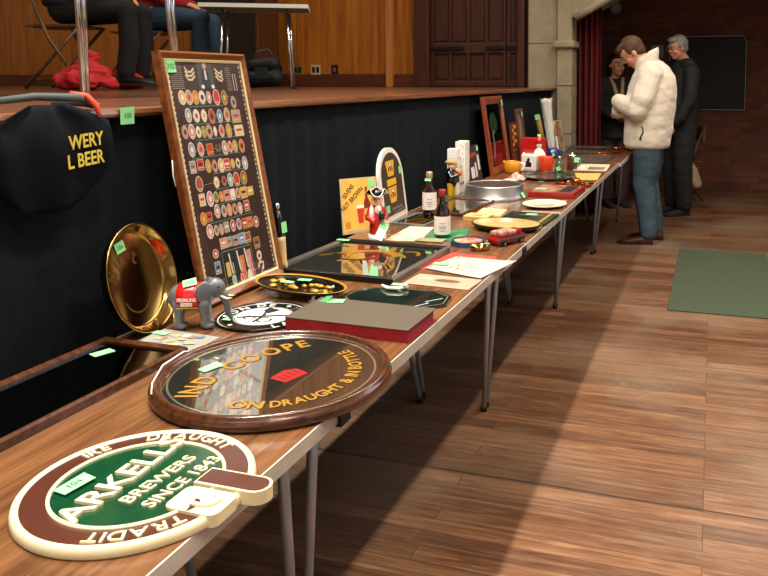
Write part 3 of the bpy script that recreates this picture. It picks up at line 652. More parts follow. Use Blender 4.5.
    mb = MB(); mb.tube([(-.001, .40, -.012), (-.006, .36, -.014), (-.004, .33, -.014)], .0016, WHITE, seg=6); mb.build('string', t, label='white hanging string')
label_board()
# ------------------------------------------------------------------ flat things on the first two tables
def round_plaque():
    t = thing('round_tray', 'round black and white lettered tray lying beside the elephant figurine', 'tray', (-1.089, 1.633, TZ), 72)
    mb = MB(); mb.lathe([(0, 0), (.112, 0), (.117, .003), (.1175, .007), (.116, .0085), (.114, .007), (.112, .0045), (0, .0045)], BLACKG, seg=64); mb.build('tray_body', t)
    W2 = M('tray_white', '#dfe0d8', .25, coat=.4); mb = MB(); mb.lathe([(0, .0048), (.069, .0048)], W2, seg=48); mb.lathe([(.072, .0049), (.0738, .0049)], W2, seg=48); mb.lathe([(.1085, .0049), (.111, .0049)], W2, seg=48)
    q = Tr(0, 0, .0050); mb.arc('SON DE', .032, .0805, 80, W2, q, 0, .0006, sx=1.1, gap=1.2); mb.arc('LANE', .032, .1045, 275, W2, q, 0, .0006, outward=False, gap=1.4, sx=1.1)
    mb.oval(-.093, .01, .006, .006, .0050, W2); mb.oval(.093, .01, .006, .006, .0050, W2)
    mb.build('print', t, label='white lettering and centre')
    mb = MB(); z = .0051
    mb.ribbon([(-.045, .045), (.040, -.048)], .012, z, BLACK); mb.ribbon([(-.05, -.02), (.0, .0), (.04, .03)], .008, z+.0002, BLACK)
    mb.poly([(.02, .005), (.058, .0), (.056, .042), (.03, .036)], z+.0003, BLACK); mb.ribbon(arcpts(-.02, -.028, .017, 0, 340, 14), .006, z+.0003, BLACK); mb.ribbon(arcpts(-.028, .018, .014, 40, 330, 14), .005, z+.0003, BLACK)
    mb.build('emblem', t, label='black crossed emblem')
    sticker(t, Tr(-.062, .052, .0056) @ Rz(20), .036, .024)
round_plaque()

def book():
    t = thing('book', 'large grey-topped book with red edges lying by the table edge', 'book', (-.822, 1.655, TZ), -1)
    mb = MB(); w, d = .325, .175
    BR2 = M('book_red', '#8c1a22', .4, var=.2, vscale=40); mb.box(-w/2, w/2, -d/2, d/2, 0, .003, BR2); mb.box(-w/2, w/2, -d/2, -d/2+.0035, .003, .029, BR2, bev=.001); mb.build('case', t, label='red case')
    mb = MB(); mb.box(-w/2+.004, w/2-.005, -d/2+.0036, d/2-.004, .003, .029, M('page_block', '#a9283a', .6, var=.4, vscale=14, col2='#5f2436', stretch=(4, 1, 90))); mb.build('page_block', t)
    mb = MB(); mb.box(-w/2-.001, w/2+.001, -d/2-.001, d/2+.001, .029, .032, M('book_cover', '#574e43', .45, var=.08, vscale=60), bev=.001); mb.build('cover', t, label='grey-brown cover board')
    sticker(t, Tr(-.105, .06, .0324) @ Rz(12), .045, .026, None, .003); 
    mb = MB(); mb.add([(-.150, .045, .0326), (-.125, .05, .0326), (-.118, .07, .044), (-.137, .07, .042)], [(0, 1, 2, 3)], M('sticker_dark', '#2f8a49', .6)); mb.build('folded_sticker', t, label='folded green sticker')
book()

def oval_tray():
    t = thing('oval_tray', 'oval dark tray with gold relief raised on small white feet', 'tray', (-1.110, 1.850, TZ), -6)
    T = Ry(2.0)
    mb = MB(); mb.lathe([(0, .016), (.115, .017), (.135, .022), (.146, .030), (.145, .032), (.133, .0255), (.115, .020), (0, .0195)], BLACKG, T, 56, True, 1, .56); mb.build('tray_body', t)
    mb = MB(); mb.lathe([(.137, .0285), (.147, .0315), (.1465, .0325), (.137, .0298)], GOLD, T, 56, True, 1, .56); mb.build('rim', t, label='gold rim')
    mb = MB(); rng = random.Random(5)
    for k in range(16):
        x = -.10+.0135*k; mb.ell((x, rng.uniform(-.03, .03), .022), (rng.uniform(.008, .015), rng.uniform(.006, .012), .006), GOLD, T, 10, 6)
    mb.build('relief', t, label='raised gold relief')
    for x, y in ((-.05, -.045), (.078, -.05), (-.05, .045), (.078, .05)):
        mb = MB(); mb.tube([(x, y, 0), (x+.002, y, .012), (x, y*.9, .0185)], [.006, .0045, .004], WHITE, seg=10); mb.box(x-.011, x+.009, y-.004, y+.004, 0, .004, WHITE, bev=.001); mb.build('stand_foot', t, label='white plastic foot')
    sticker(t, Tr(-.045, .0, .0305), .04, .02); sticker(t, Tr(-.01, .035, .031) @ Rz(10), .04, .02)
oval_tray()

def glass_plaque():
    t = thing('glass_plaque', 'dark green glass plaque with clipped corners lying by the open flat edge', 'plaque', (-.822, 1.872, TZ), 4)
    t['label'] = 'dark green eight-sided glass plaque lying flat between book and flat mirror'
    o = [(-.155, -.02), (-.11, -.085), (.07, -.095), (.15, -.03), (.145, .045), (.09, .088), (-.10, .09), (-.15, .03)]
    mb = MB(); mb.prism(o, 0, .008, M('glass_dark_green', '#16231d', .04, .0, coat=1., spec=.9, var=.5, vscale=14)); mb.build('glass_slab', t)
    mb = MB(); mb.ribbon([(x*.93, y*.93) for x, y in o], .0022, .0083, M('outline_grey', '#77857b', .3), closed=True); mb.ribbon([(.07, -.07), (.10, -.03), (.088, -.02), (.125, .02)], .003, .0084, M('etch_white', '#c8cfc6', .4)); mb.build('outline', t, label='pale outline')
    mb = MB(); mb.tube([(-.075, .085, .014), (-.05, .06, .016), (-.015, .06, .016), (.0, .085, .016), (-.03, .10, .014)], .005, M('scroll_white', '#dfe6d8', .4), seg=8); mb.build('hanging_loop', t, label='white hanging loop')
    sticker(t, Tr(-.02, .078, .0225), .045, .022)
glass_plaque()

def flat_mirror():
    t = thing('pub_mirror', 'large square pub mirror in grey and black frame lying flat', 'mirror', (-1.10, 2.245, TZ), -2)
    W, H = .43, .46
    mb = MB(); rect_frame(mb, W, H, .022, 0, .022, M('frame_black', '#14110f', .3), M('frame_pewter', '#77746e', .3, .7)); mb.build('frame', t, label='frame with pewter sides and black ends')
    mb = MB(); mb.box(-W/2+.02, W/2-.02, -H/2+.02, H/2-.02, .004, .012, MIRROR); mb.build('mirror_glass', t)
    mb = MB(); z = .0123
    for x0, y0, k in ((-.12, .0, 1), (-.02, -.06, -1), (.10, .09, 1), (.09, -.09, -1)):
        mb.ribbon([(x0+k*.05*math.cos(a*.5), y0+.04*math.sin(a*.7)+.004*a) for a in range(10)], .012, z, GOLDL)
    mb.ribbon(arcpts(0, -.02, .14, 30, 150, 24), .012, z+.0002, GOLDL); mb.ribbon(arcpts(-.05, .05, .08, 190, 340, 16), .014, z+.0003, M('mirror_ink', '#15110c', .3))
    for k in range(9):
        a = R(50+10*k); mb.box(-.012, .012, -.016, .016, 0, .0002, GOLDL, Tr(.13*math.cos(a), -.09+.2*math.sin(a), z+.0004) @ Rz(50+10*k-90))
    mb.build('ornament', t, label='gold scroll ornament over dark paint')
    sticker(t, Tr(-.19, .19, .023), .05, .022)
    mb = MB(); mb.add([(.115, -.19, .0125), (.145, -.19, .0125), (.138, -.18, .038), (.115, -.178, .040)], [(0, 1, 2, 3)], STK); mb.add([(.093, -.19, .0125), (.112, -.188, .0125), (.103, -.182, .052), (.088, -.182, .054)], [(0, 1, 2, 3)], M('tag_grey', '#b9c4bd', .5)); mb.build('folded_tag', t, label='folded green and grey paper tags', solid=.0006)
flat_mirror()

def pump_handle():
    t = thing('pump_handle', 'slim beer pump handle standing behind the corner of the framed display', 'pump handle', T=Tr(-1.31, 2.085, TZ) @ Ry(-6))
    B = M('pump_beige', '#c9b07c', .4); mb = MB(); mb.lathe([(0, 0), (.012, 0), (.015, .01), (.013, .03), (.016, .09), (.017, .105), (0, .106)], B, seg=20); mb.build('shaft', t, label='beige tapered shaft')
    mb = MB(); mb.lathe([(.0, .105), (.017, .105), (.018, .12), (.014, .15), (.010, .19), (0, .192)], BLACKG, seg=20); mb.build('grip', t, label='black grip')
    mb = MB(); mb.lathe([(.0, .190), (.006, .191), (.006, .196), (.010, .203), (.0105, .208), (.006, .215), (0, .216)], CHROME, seg=16); mb.build('ball', t, label='silver ball top')
    sticker(t, Tr(.018, -.0, .135) @ Ry(90) @ Rz(90), .03, .035)
pump_handle()

def papers():
    W2 = M('pamphlet_white', '#c4b4a4', .6, var=.14, vscale=26); PK = M('pamphlet_pink', '#b08f78', .6, var=.05, vscale=20)
    mb = MB(); mb.add([(-.90, 2.20, TZ+.0006), (-.66, 2.30, TZ+.0006), (-.70, 2.44, TZ+.0006), (-.865, 2.46, TZ+.0006)], [(0, 1, 2, 3)], M('pamphlet_red', '#c6423a', .5)); 
    mb.build('red_leaflet', label='red leaflet partly covered by the large white printed sheet', cat='leaflet', solid=.0008)
    t = thing('printed_sheet', 'large white printed sheet curling over the table edge', 'paper', (-.755, 2.27, TZ+.0035), 0)
    vs = []; fs = []; n = 12
    for i in range(n+1):
        for j in range(7):
            u, v = i/n, j/6; x0 = -.112+u*.225; y0 = -.055-.075*u*0+v*(.19-.0*u)-.10*u*0
            x = (-.12)*(1-u)*(1-v)+(.09)*u*(1-v)+(.142)*u*v+(-.075)*(1-u)*v; y = (-.055)*(1-u)*(1-v)+(-.125)*u*(1-v)+(.115)*u*v+(.125)*(1-u)*v
            vs.append((x, y, .0006+.006*max(0, u-.75)**1.0*(v+.3)))
    for i in range(n):
        for j in range(6): fs.append((i*7+j, (i+1)*7+j, (i+1)*7+j+1, i*7+j+1))
    mb = MB(); mb.add(vs, fs, W2, None, True); mb.build('sheet', t, solid=.0008)
    mb = MB(); rng = random.Random(9); q = M('print_sepia', '#a77a66', .6); q2 = M('print_pale', '#d6b9a6', .6)
    for k in range(46):
        u, v = rng.uniform(.08, .72), rng.uniform(.08, .92); x = -.12*(1-u)*(1-v)+.09*u*(1-v)+.142*u*v-.075*(1-u)*v; y = -.055*(1-u)*(1-v)-.125*u*(1-v)+.115*u*v+.125*(1-u)*v
        mb.ribbon([(x, y), (x+rng.uniform(-.015, .015), y+rng.uniform(.01, .03))], rng.uniform(.002, .006), .0018+.00002*k, [q, q2][k % 2])
    mb.build('line_pattern', t, label='sepia line print')
    sticker(t, Tr(-.085, .0, .0032), .05, .03)
    t = thing('pamphlet', 'pinkish pamphlet with a dark oval picture, in front of white printed sheet', 'leaflet', (-.765, 2.085, TZ), -4)
    mb = MB(); mb.box(-.105, .105, -.058, .058, 0.0005, .0032, PK, bev=.001); mb.build('booklet', t)
    mb = MB(); mb.oval(.012, .005, .042, .017, .0036, M('picture_dark', '#6a4a36', .6, var=.3, vscale=40)); mb.box(-.03, .06, -.028, -.024, .0034, .0036, M('print_sepia', '#a77a66', .6)); mb.build('picture', t, label='dark oval picture')
    sticker(t, Tr(-.055, .002, .0036), .042, .026)
papers()

# ------------------------------------------------------------------ standing cards and figures
def show_card():
    t = thing('show_card', 'yellow show card with a bottle and red glass standing behind the flat mirror', 'show card', T=basis((-1.375, 2.615, TZ), (.60, .80, 0), (-.10, .066, 1)))
    w, h = .16, .22
    mb = MB(); mb.box(0, w, 0, h, -.004, 0, M('card_edge', '#b9a7a0', .6)); mb.build('card', t)
    Y = M('card_yellow', '#e3a53e', .45, var=.08, vscale=14, col2='#eec35f'); mb = MB(); mb.box(.004, w-.003, .004, h-.004, 0, .0006, Y)
    K = M('card_ink', '#3b2210', .5); T = Tr(0, 0, .0010)
    for st, y, x, a in (('SEVENS', .148, .028, 24), ('NUT BROWN', .120, .020, 24)):
        mb.text(st, .027, K, T @ Tr(x-.01, y-.03 if st[0] == 'N' else y-.01, 0) @ Rz(42 if st[0] == 'N' else 48), 0, .0005, align='LEFT', sx=.74)
    BT = M('card_bottle', '#7c2413', .4)
    mb.prism([(.098, .05), (.128, .05), (.128, .115), (.117, .14), (.116, .182), (.107, .182), (.106, .14), (.098, .115)], .0006, .0010, BT); mb.box(.099, .127, .07, .095, .001, .0013, M('card_label', '#d9a060', .5))
    mb.prism([(.072, .04), (.092, .04), (.098, .10), (.066, .10)], .0006, .0012, M('card_glass', '#c2341d', .4)); mb.box(.066, .098, .098, .110, .0008, .0013, WHITE); mb.box(.014, .036, .022, .048, .0006, .001, M('card_gold', '#c98a22', .5)); mb.box(.02, .12, .008, .014, .0006, .0009, M('card_edge', '#b9a7a0', .6))
    mb.build('printed_face', t, label='yellow printed face with dark lettering')
    sticker(t, Tr(.135, .195, .0012) @ Rz(15), .028, .034)
    mb = MB(); mb.add([(.05, 0, -.004), (.09, 0, -.004), (.07, .12, -.004), (.07, .001, -.05)], [(0, 1, 2), (1, 3, 2), (0, 2, 3)], M('card_edge', '#b9a7a0', .6)); mb.build('strut', t)
show_card()

def toby():
    t = thing('tricorn_figurine', 'china figurine in red coat and black tricorn hat with white tag', 'figurine', (-1.215, 2.585, TZ), -62)
    RC = M('china_red', '#c21a14', .15, coat=.8); SK = M('china_skin', '#e3b18f', .25, coat=.5); WH = M('china_white', '#ece7de', .15, coat=.8); KB = M('china_black', '#0b0a0a', .15, coat=.8)
    mb = MB(); mb.lathe([(0, 0), (.034, 0), (.036, .006), (.034, .022), (0, .024)], WH, seg=28); mb.build('base', t, label='white base')
    body = blob('coat', [([(0, 0, .034), (0, 0, .07), (0, -.002, .10), (.002, 0, .122)], [.030, .029, .027, .020]), ([(.0, -.026, .115), (.012, -.034, .085), (.03, -.016, .075)], [.011, .011, .010]), ([(.0, .026, .115), (.012, .034, .085), (.03, .016, .085)], [.011, .011, .010])], .003, RC, t, 3, label='red coat')
    mb = MB(); mb.ell((.012, -.020, .10), (.020, .011, .034), WH, seg=14); mb.ell((.020, .004, .118), (.014, .014, .018), WH, seg=14); mb.build('cravat', t, label='white cravat and lapel')
    blob('head', [([(.003, 0, .135), (.003, 0, .150)], [.013, .022])], .0025, SK, t, 2, [((.006, 0, .152), (.022, .020, .025)), ((.029, 0, .150), (.007, .005, .006)), ((.014, -.014, .142), (.008, .007, .008)), ((.014, .014, .142), (.008, .007, .008)), ((.0, -.021, .15), (.005, .003, .007)), ((.0, .021, .15), (.005, .003, .007))])
    for s in (-1, 1): mb = MB(); mb.ell((.0245, s*.008, .158), (.003, .003, .003), KB, seg=8, rings=6); mb.build('eye', t)
    mb = MB(); mb.ell((-.010, 0, .148), (.016, .023, .022), WH, seg=16); mb.build('wig', t, label='white wig')
    mb = MB(); mb.lathe([(0, .170), (.022, .168), (.023, .178), (.018, .19), (0, .194)], KB, seg=24)
    n = 36; vs = []
    for k in range(n):
        a = 2*PI*k/n; f = .5+.5*math.cos(3*a); r = .030+.018*f; vs += [(.021*math.cos(a), .021*math.sin(a), .170), (r*math.cos(a), r*math.sin(a), .170+.026*(1-f))]
    mb.add(vs, [(2*k, 2*k+1, (2*k+3) % (2*n), (2*k+2) % (2*n)) for k in range(n)], KB, None, True); ht = mb.build('tricorn_hat', t, label='black tricorn hat')
    mb = MB(); pts = []
    for k in range(n+1):
        a = 2*PI*k/n; f = .5+.5*math.cos(3*a); r = .031+.018*f; pts.append((r*math.cos(a), r*math.sin(a), .1705+.026*(1-f)))
    mb.tube(pts, .0018, WH, seg=6); mb.build('hat_trim', ht, label='white braid')
    mb = MB(); mb.ell((.034, .017, .095), (.014, .013, .020), KB, seg=14); mb.build('tankard', t, label='black tankard')
    mb = MB(); T = basis((.036, .022, .050), (.35, .9, -.35), (-.5, .25, .9)); mb.box(-.016, .016, -.05, .012, 0, .001, WHITE, T); mb.build('paper_tag', t, label='white paper tag')
    sticker(t, T @ Tr(-.002, .008, .0012), .03, .026)
toby()

def arch_sign():
    T = basis((-1.305, 2.855, TZ), (-.075, 1, 0), (-.12, 0, 1)); t = thing('arched_sign', 'tall dark round-topped sign with white border and yellow beer glasses', 'sign', T=T)
    w, h = .30, .315
    def outl(k): return [(k, k), (w-k, k), (w-k, h-w/2)]+arcpts(w/2, h-w/2, w/2-k, 0, 180, 20)[1:]+[(k, h-w/2)]
    def o2(k): return [(k, k), (w-k, k), (w-k, h-.13)]+arcpts(w/2, h-.13, w/2-k, 0, 180, 24, .13-k)[1:-1]+[(k, h-.13)]
    mb = MB(); mb.prism(o2(0), -.014, 0, M('sign_white', '#e6e1d8', .4)); mb.build('panel', t, label='white bordered panel')
    mb = MB(); mb.poly(o2(.022), .0006, M('sign_dark', '#3a2b22', .4, var=.1, vscale=20)); Y = M('sign_yellow', '#e0ab27', .4); K = M('card_ink', '#3b2210', .5)
    for y in (.19, .075):
        mb.poly([(.105, y), (.175, y), (.195, y+.068), (.085, y+.068)], .001, Y)
        for x in (.118, .14, .162): mb.oval(x, y+.03, .007, .010, .0013, K, seg=10)
        mb.oval(.14, y+.048, .016, .012, .0014, K, seg=12); mb.oval(.14, y+.05, .010, .008, .0016, WHITE, seg=12)
    mb.box(.083, .197, .150, .178, .0006, .001, Y)
    mb.ribbon([(.11+.016*k*.9, .042+.011*(k % 2)) for k in range(10)], .004, .001, M('sign_script', '#a89a90', .5)); mb.ribbon([(.12, .028), (.26, .034)], .003, .001, M('sign_script', '#a89a90', .5))
    mb.build('printed_face', t, label='dark face with yellow glasses and pale script')
    sticker(t, Tr(.262, .205, .0016) @ Rz(5), .04, .034); sticker(t, Tr(.055, .055, .0016), .04, .032)
    mb = MB(); mb.box(.1, .2, .01, .18, -.016, -.014, BLACK); mb.build('strut', t)
arch_sign()

def bottle(name, label, loc, h, glass, capm, capn, lab_z, rz):
    t = thing(name, label, 'bottle', loc, rz)
    r = .031; k = h/.2
    mb = MB(); mb.lathe([(0, 0), (r*.9, 0), (r, .004), (r, .098*k), (r*.93, .112*k), (r*.5, .136*k), (.0125, .150*k), (.0115, .182*k), (.0135, .184*k), (.0135, .192*k), (0, .193*k)], glass, seg=32); mb.build('bottle_glass', t)
    mb = MB(); mb.lathe([(r+.0005, lab_z), (r+.0005, lab_z+.076*k)], M('bottle_label', '#e6e1da', .6, var=.05, vscale=40), seg=32); L = mb.build('paper_label', t, label='white paper label')
    mb = MB()
    for j, (w2, z) in enumerate(((.022, .045), (.030, .032), (.026, .024), (.02, .014))):
        mb.add([( (r+.0011)*math.cos(a), (r+.0011)*math.sin(a), lab_z+z*k+dz) for dz in (0, .004) for a in (R(-w2*900), R(-w2*450), 0, R(w2*450), R(w2*900))], [(i, i+1, i+6, i+5) for i in range(4)], M('label_print', '#a89d98', .6))
    mb.build('print', L)
    mb = MB(); mb.lathe([(.0140, .172*k), (.0146, .176*k), (.0146, .197*k), (.012, .2*k), (0, .2*k)], capm, seg=24); mb.build(capn, t)
    return t
BG = M('bottle_brown', '#120604', .05, coat=1., spec=.8); BG2 = M('bottle_amber', '#220a04', .05, coat=1., spec=.8)
a = bottle('beer_bottle', 'taller amber bottle with pale cap and white label, standing further back', (-1.18, 3.05, TZ+.0076), .200, BG2, M('cap_pale', '#b9a98c', .3, .6), 'cap', .035, -70)
sticker(a, Tr(.0125, -.006, .165) @ Rz(-30) @ Ry(62) @ Rz(90), .03, .012)
bottle('beer_bottle', 'dark bottle with red cap and white label, standing on the green leaflet', (-.992, 2.70, TZ+.0022), .184, BG, M('cap_red', '#8c1f1a', .35), 'cap', .012, -70)

def flat_things():
    t = thing('advert_panel', 'dark framed advertising panel lying flat behind the amber bottle', 'picture', (-1.235, 2.735+.34, TZ), -4)
    t.location = (-1.198, 2.99, TZ)
    mb = MB(); rect_frame(mb, .16, .26, .014, 0, .012, M('frame_greygreen', '#6f7a76', .35, .4)); mb.build('frame', t)
    mb = MB(); mb.box(-.068, .068, -.118, .118, .002, .007, DKGLASS); mb.build('panel', t); mb = MB()
    for k in range(6): mb.ribbon([(-.05, -.09+.032*k), (-.02, -.082+.032*k), (.02, -.09+.032*k), (.05, -.08+.032*k)], .006, .0073, GOLDL)
    mb.build('ornament', t, label='gold ornament')
    t = thing('green_leaflet', 'green patterned leaflet under the red-capped bottle', 'leaflet', (-.985, 2.74, TZ), 8)
    mb = MB(); mb.add([(-.08, -.11, .0004), (.075, -.10, .0004), (.07, .12, .0015), (-.075, .10, .0004)], [(0, 1, 2, 3)], M('leaflet_green', '#1f7a55', .35, var=.3, vscale=30)); mb.build('sheet', t, solid=.0006)
    mb = MB(); rng = random.Random(1); Y = M('leaf_gold', '#b79a3e', .5)
    for k in range(14):
        x, y = rng.uniform(-.06, .055), rng.uniform(-.08, .09); mb.ribbon([(x, y), (x+.012, y+.018), (x+.03, y+.02)], .004, .0016+.0001*k/14, Y)
    mb.build('print', t, label='gold leaf print')
    t = thing('printed_mat', 'pink and cream printed bar mat in front of the arched sign', 'mat', (-1.115, 2.66, TZ), 5)
    mb = MB(); mb.add([(-.075, -.075, .0004), (.06, -.07, .0004), (.045, .20, .0008), (-.06, .21, .0004)], [(0, 1, 2, 3)], M('mat_pink', '#d98f78', .6, vscale=14, col2='#ead9b8', var=.2)); mb.build('sheet', t, solid=.0008)
    sticker(t, Tr(.0, -.03, .0014), .04, .03); 
    mb = MB(); mb.box(-1.065, -.955, 2.59, 2.645, TZ+.0024, TZ+.0050, M('card_olive', '#8d8a63', .6, var=.2, vscale=30), bev=.0008); mb.build('beer_mat', label='small olive card lying at the foot of the red-capped bottle', cat='card')
flat_things()

def cap_figurine():
    t = thing('cap_figurine', 'figurine in flat cap, black jacket and yellow trousers drinking, by white cartons', 'figurine', (-1.272, 3.60, TZ), -8)
    SK = M('china_skin', '#e3b18f', .25, coat=.5); KB = M('china_black', '#0b0a0a', .15, coat=.8); Y = M('china_yellow', '#c99a1d', .3); 
    mb = MB(); mb.lathe([(0, 0), (.040, 0), (.042, .006), (.038, .012), (0, .013)], M('china_green', '#3e5a3f', .3), seg=24); mb.build('base', t, label='dark green base')
    blob('trousers', [([(0, .014, .02), (0, .014, .075)], [.014, .017]), ([(0, -.014, .02), (0, -.014, .075)], [.014, .017])], .003, Y, t, 2, label='yellow trousers')
    blob('jacket', [([(0, 0, .085), (.0, 0, .115), (-.002, 0, .14)], [.029, .033, .024]), ([(0, -.03, .135), (.018, -.04, .11), (.045, -.018, .125)], [.013, .012, .011]), ([(0, .03, .135), (.012, .04, .11), (.02, .03, .09)], [.013, .012, .011])], .003, KB, t, 2, label='black jacket')
    blob('head', [([(.002, 0, .150), (.004, 0, .168)], [.013, .021])], .0025, SK, t, 2, [((.006, 0, .17), (.023, .020, .024)), ((.03, 0, .167), (.008, .006, .006)), ((.0, -.021, .168), (.004, .003, .007)), ((.0, .021, .168), (.004, .003, .007))])
    for s in (-1, 1): mb = MB(); mb.ell((.025, s*.008, .175), (.003, .003, .003), KB, seg=8, rings=6); mb.build('eye', t)
    mb = MB(); mb.ell((-.002, 0, .188), (.032, .029, .014), M('cap_tweed', '#a58f63', .7, var=.2, vscale=90), seg=20); mb.ell((.026, 0, .184), (.016, .019, .004), M('cap_tweed', '#a58f63', .7), seg=14); mb.build('flat_cap', t, label='tan flat cap')
    mb = MB(); mb.lathe([(0, .118), (.011, .118), (.013, .145), (0, .146)], M('china_orange', '#c8652c', .25), Tr(.052, -.012, .005), 16); mb.ell((.052, -.012, .128), (.011, .010, .009), SK, seg=10); mb.build('mug', t, label='orange mug')
cap_figurine()

def cartons():
    t = thing('white_carton', 'plain tall white carton standing behind the capped figurine', 'carton', (-1.308, 3.735, TZ), 4); mb = MB(); mb.box(-.026, .026, -.03, .03, 0, .245, WHITE, bev=.002); mb.build('box', t); mb = MB(); mb.box(-.0262, .0262, -.0302, .0302, .195, .197, M('carton_line', '#bdb6ac', .7)); mb.build('flap_line', t)
    t = thing('white_carton', 'speckled tall white carton with red script at its foot', 'carton', (-1.300, 3.86, TZ), 4)
    mb = MB(); mb.box(-.027, .027, -.05, .05, 0, .275, WHITE, bev=.002); mb.build('box', t)
    mb = MB(); rng = random.Random(2); D = M('carton_speck', '#8e8478', .7); RS = M('carton_red', '#b12a22', .5)
    for T in (Tr(0, -.0505, 0) @ Rx(90), basis((.0275, 0, 0), (0, 1, 0), (0, 0, 1))):
        hw = .021 if T.translation.x == 0 else .04
        for k in range(14): mb.oval(rng.uniform(-hw, hw), rng.uniform(.09, .255), .003, .004, .0003, D, T, 8)
        sc = MB(); sc.ribbon([(-hw+hw*.22*k, .03+.014*(k % 2)+.002*k) for k in range(10)], .008, .0004, RS, T); sc.build('script', t, label='red script')
    mb.build('specks', t, label='grey specks')
cartons()

def black_card():
    T = basis((-1.318, 4.07, TZ), (-.03, 1, 0), (-.16, 0, 1)); t = thing('black_card', 'black show card with red script and two pale panels beside white cartons', 'show card', T=T)
    mb = MB(); mb.box(0, .26, 0, .225, -.004, 0, M('card_black', '#241c19', .5)); mb.build('card', t)
    mb = MB(); RS = M('card_redscript', '#c0402c', .5); P = M('card_pale', '#d6d2cc', .6)
    mb.ribbon([(.05+.017*k, .155+.020*(k % 2)+.001*k) for k in range(9)], .014, .0006, RS); mb.box(.045, .115, .035, .10, .0004, .0006, P); mb.box(.135, .165, .035, .12, .0004, .0006, P); mb.box(.20, .235, .07, .16, .0004, .0006, P)
    mb.build('print', t, label='red script and pale panels'); sticker(t, Tr(.225, .20, .001), .04, .03)
    mb = MB(); mb.box(.1, .16, .005, .15, -.006, -.004, BLACK); mb.build('strut', t)
black_card()
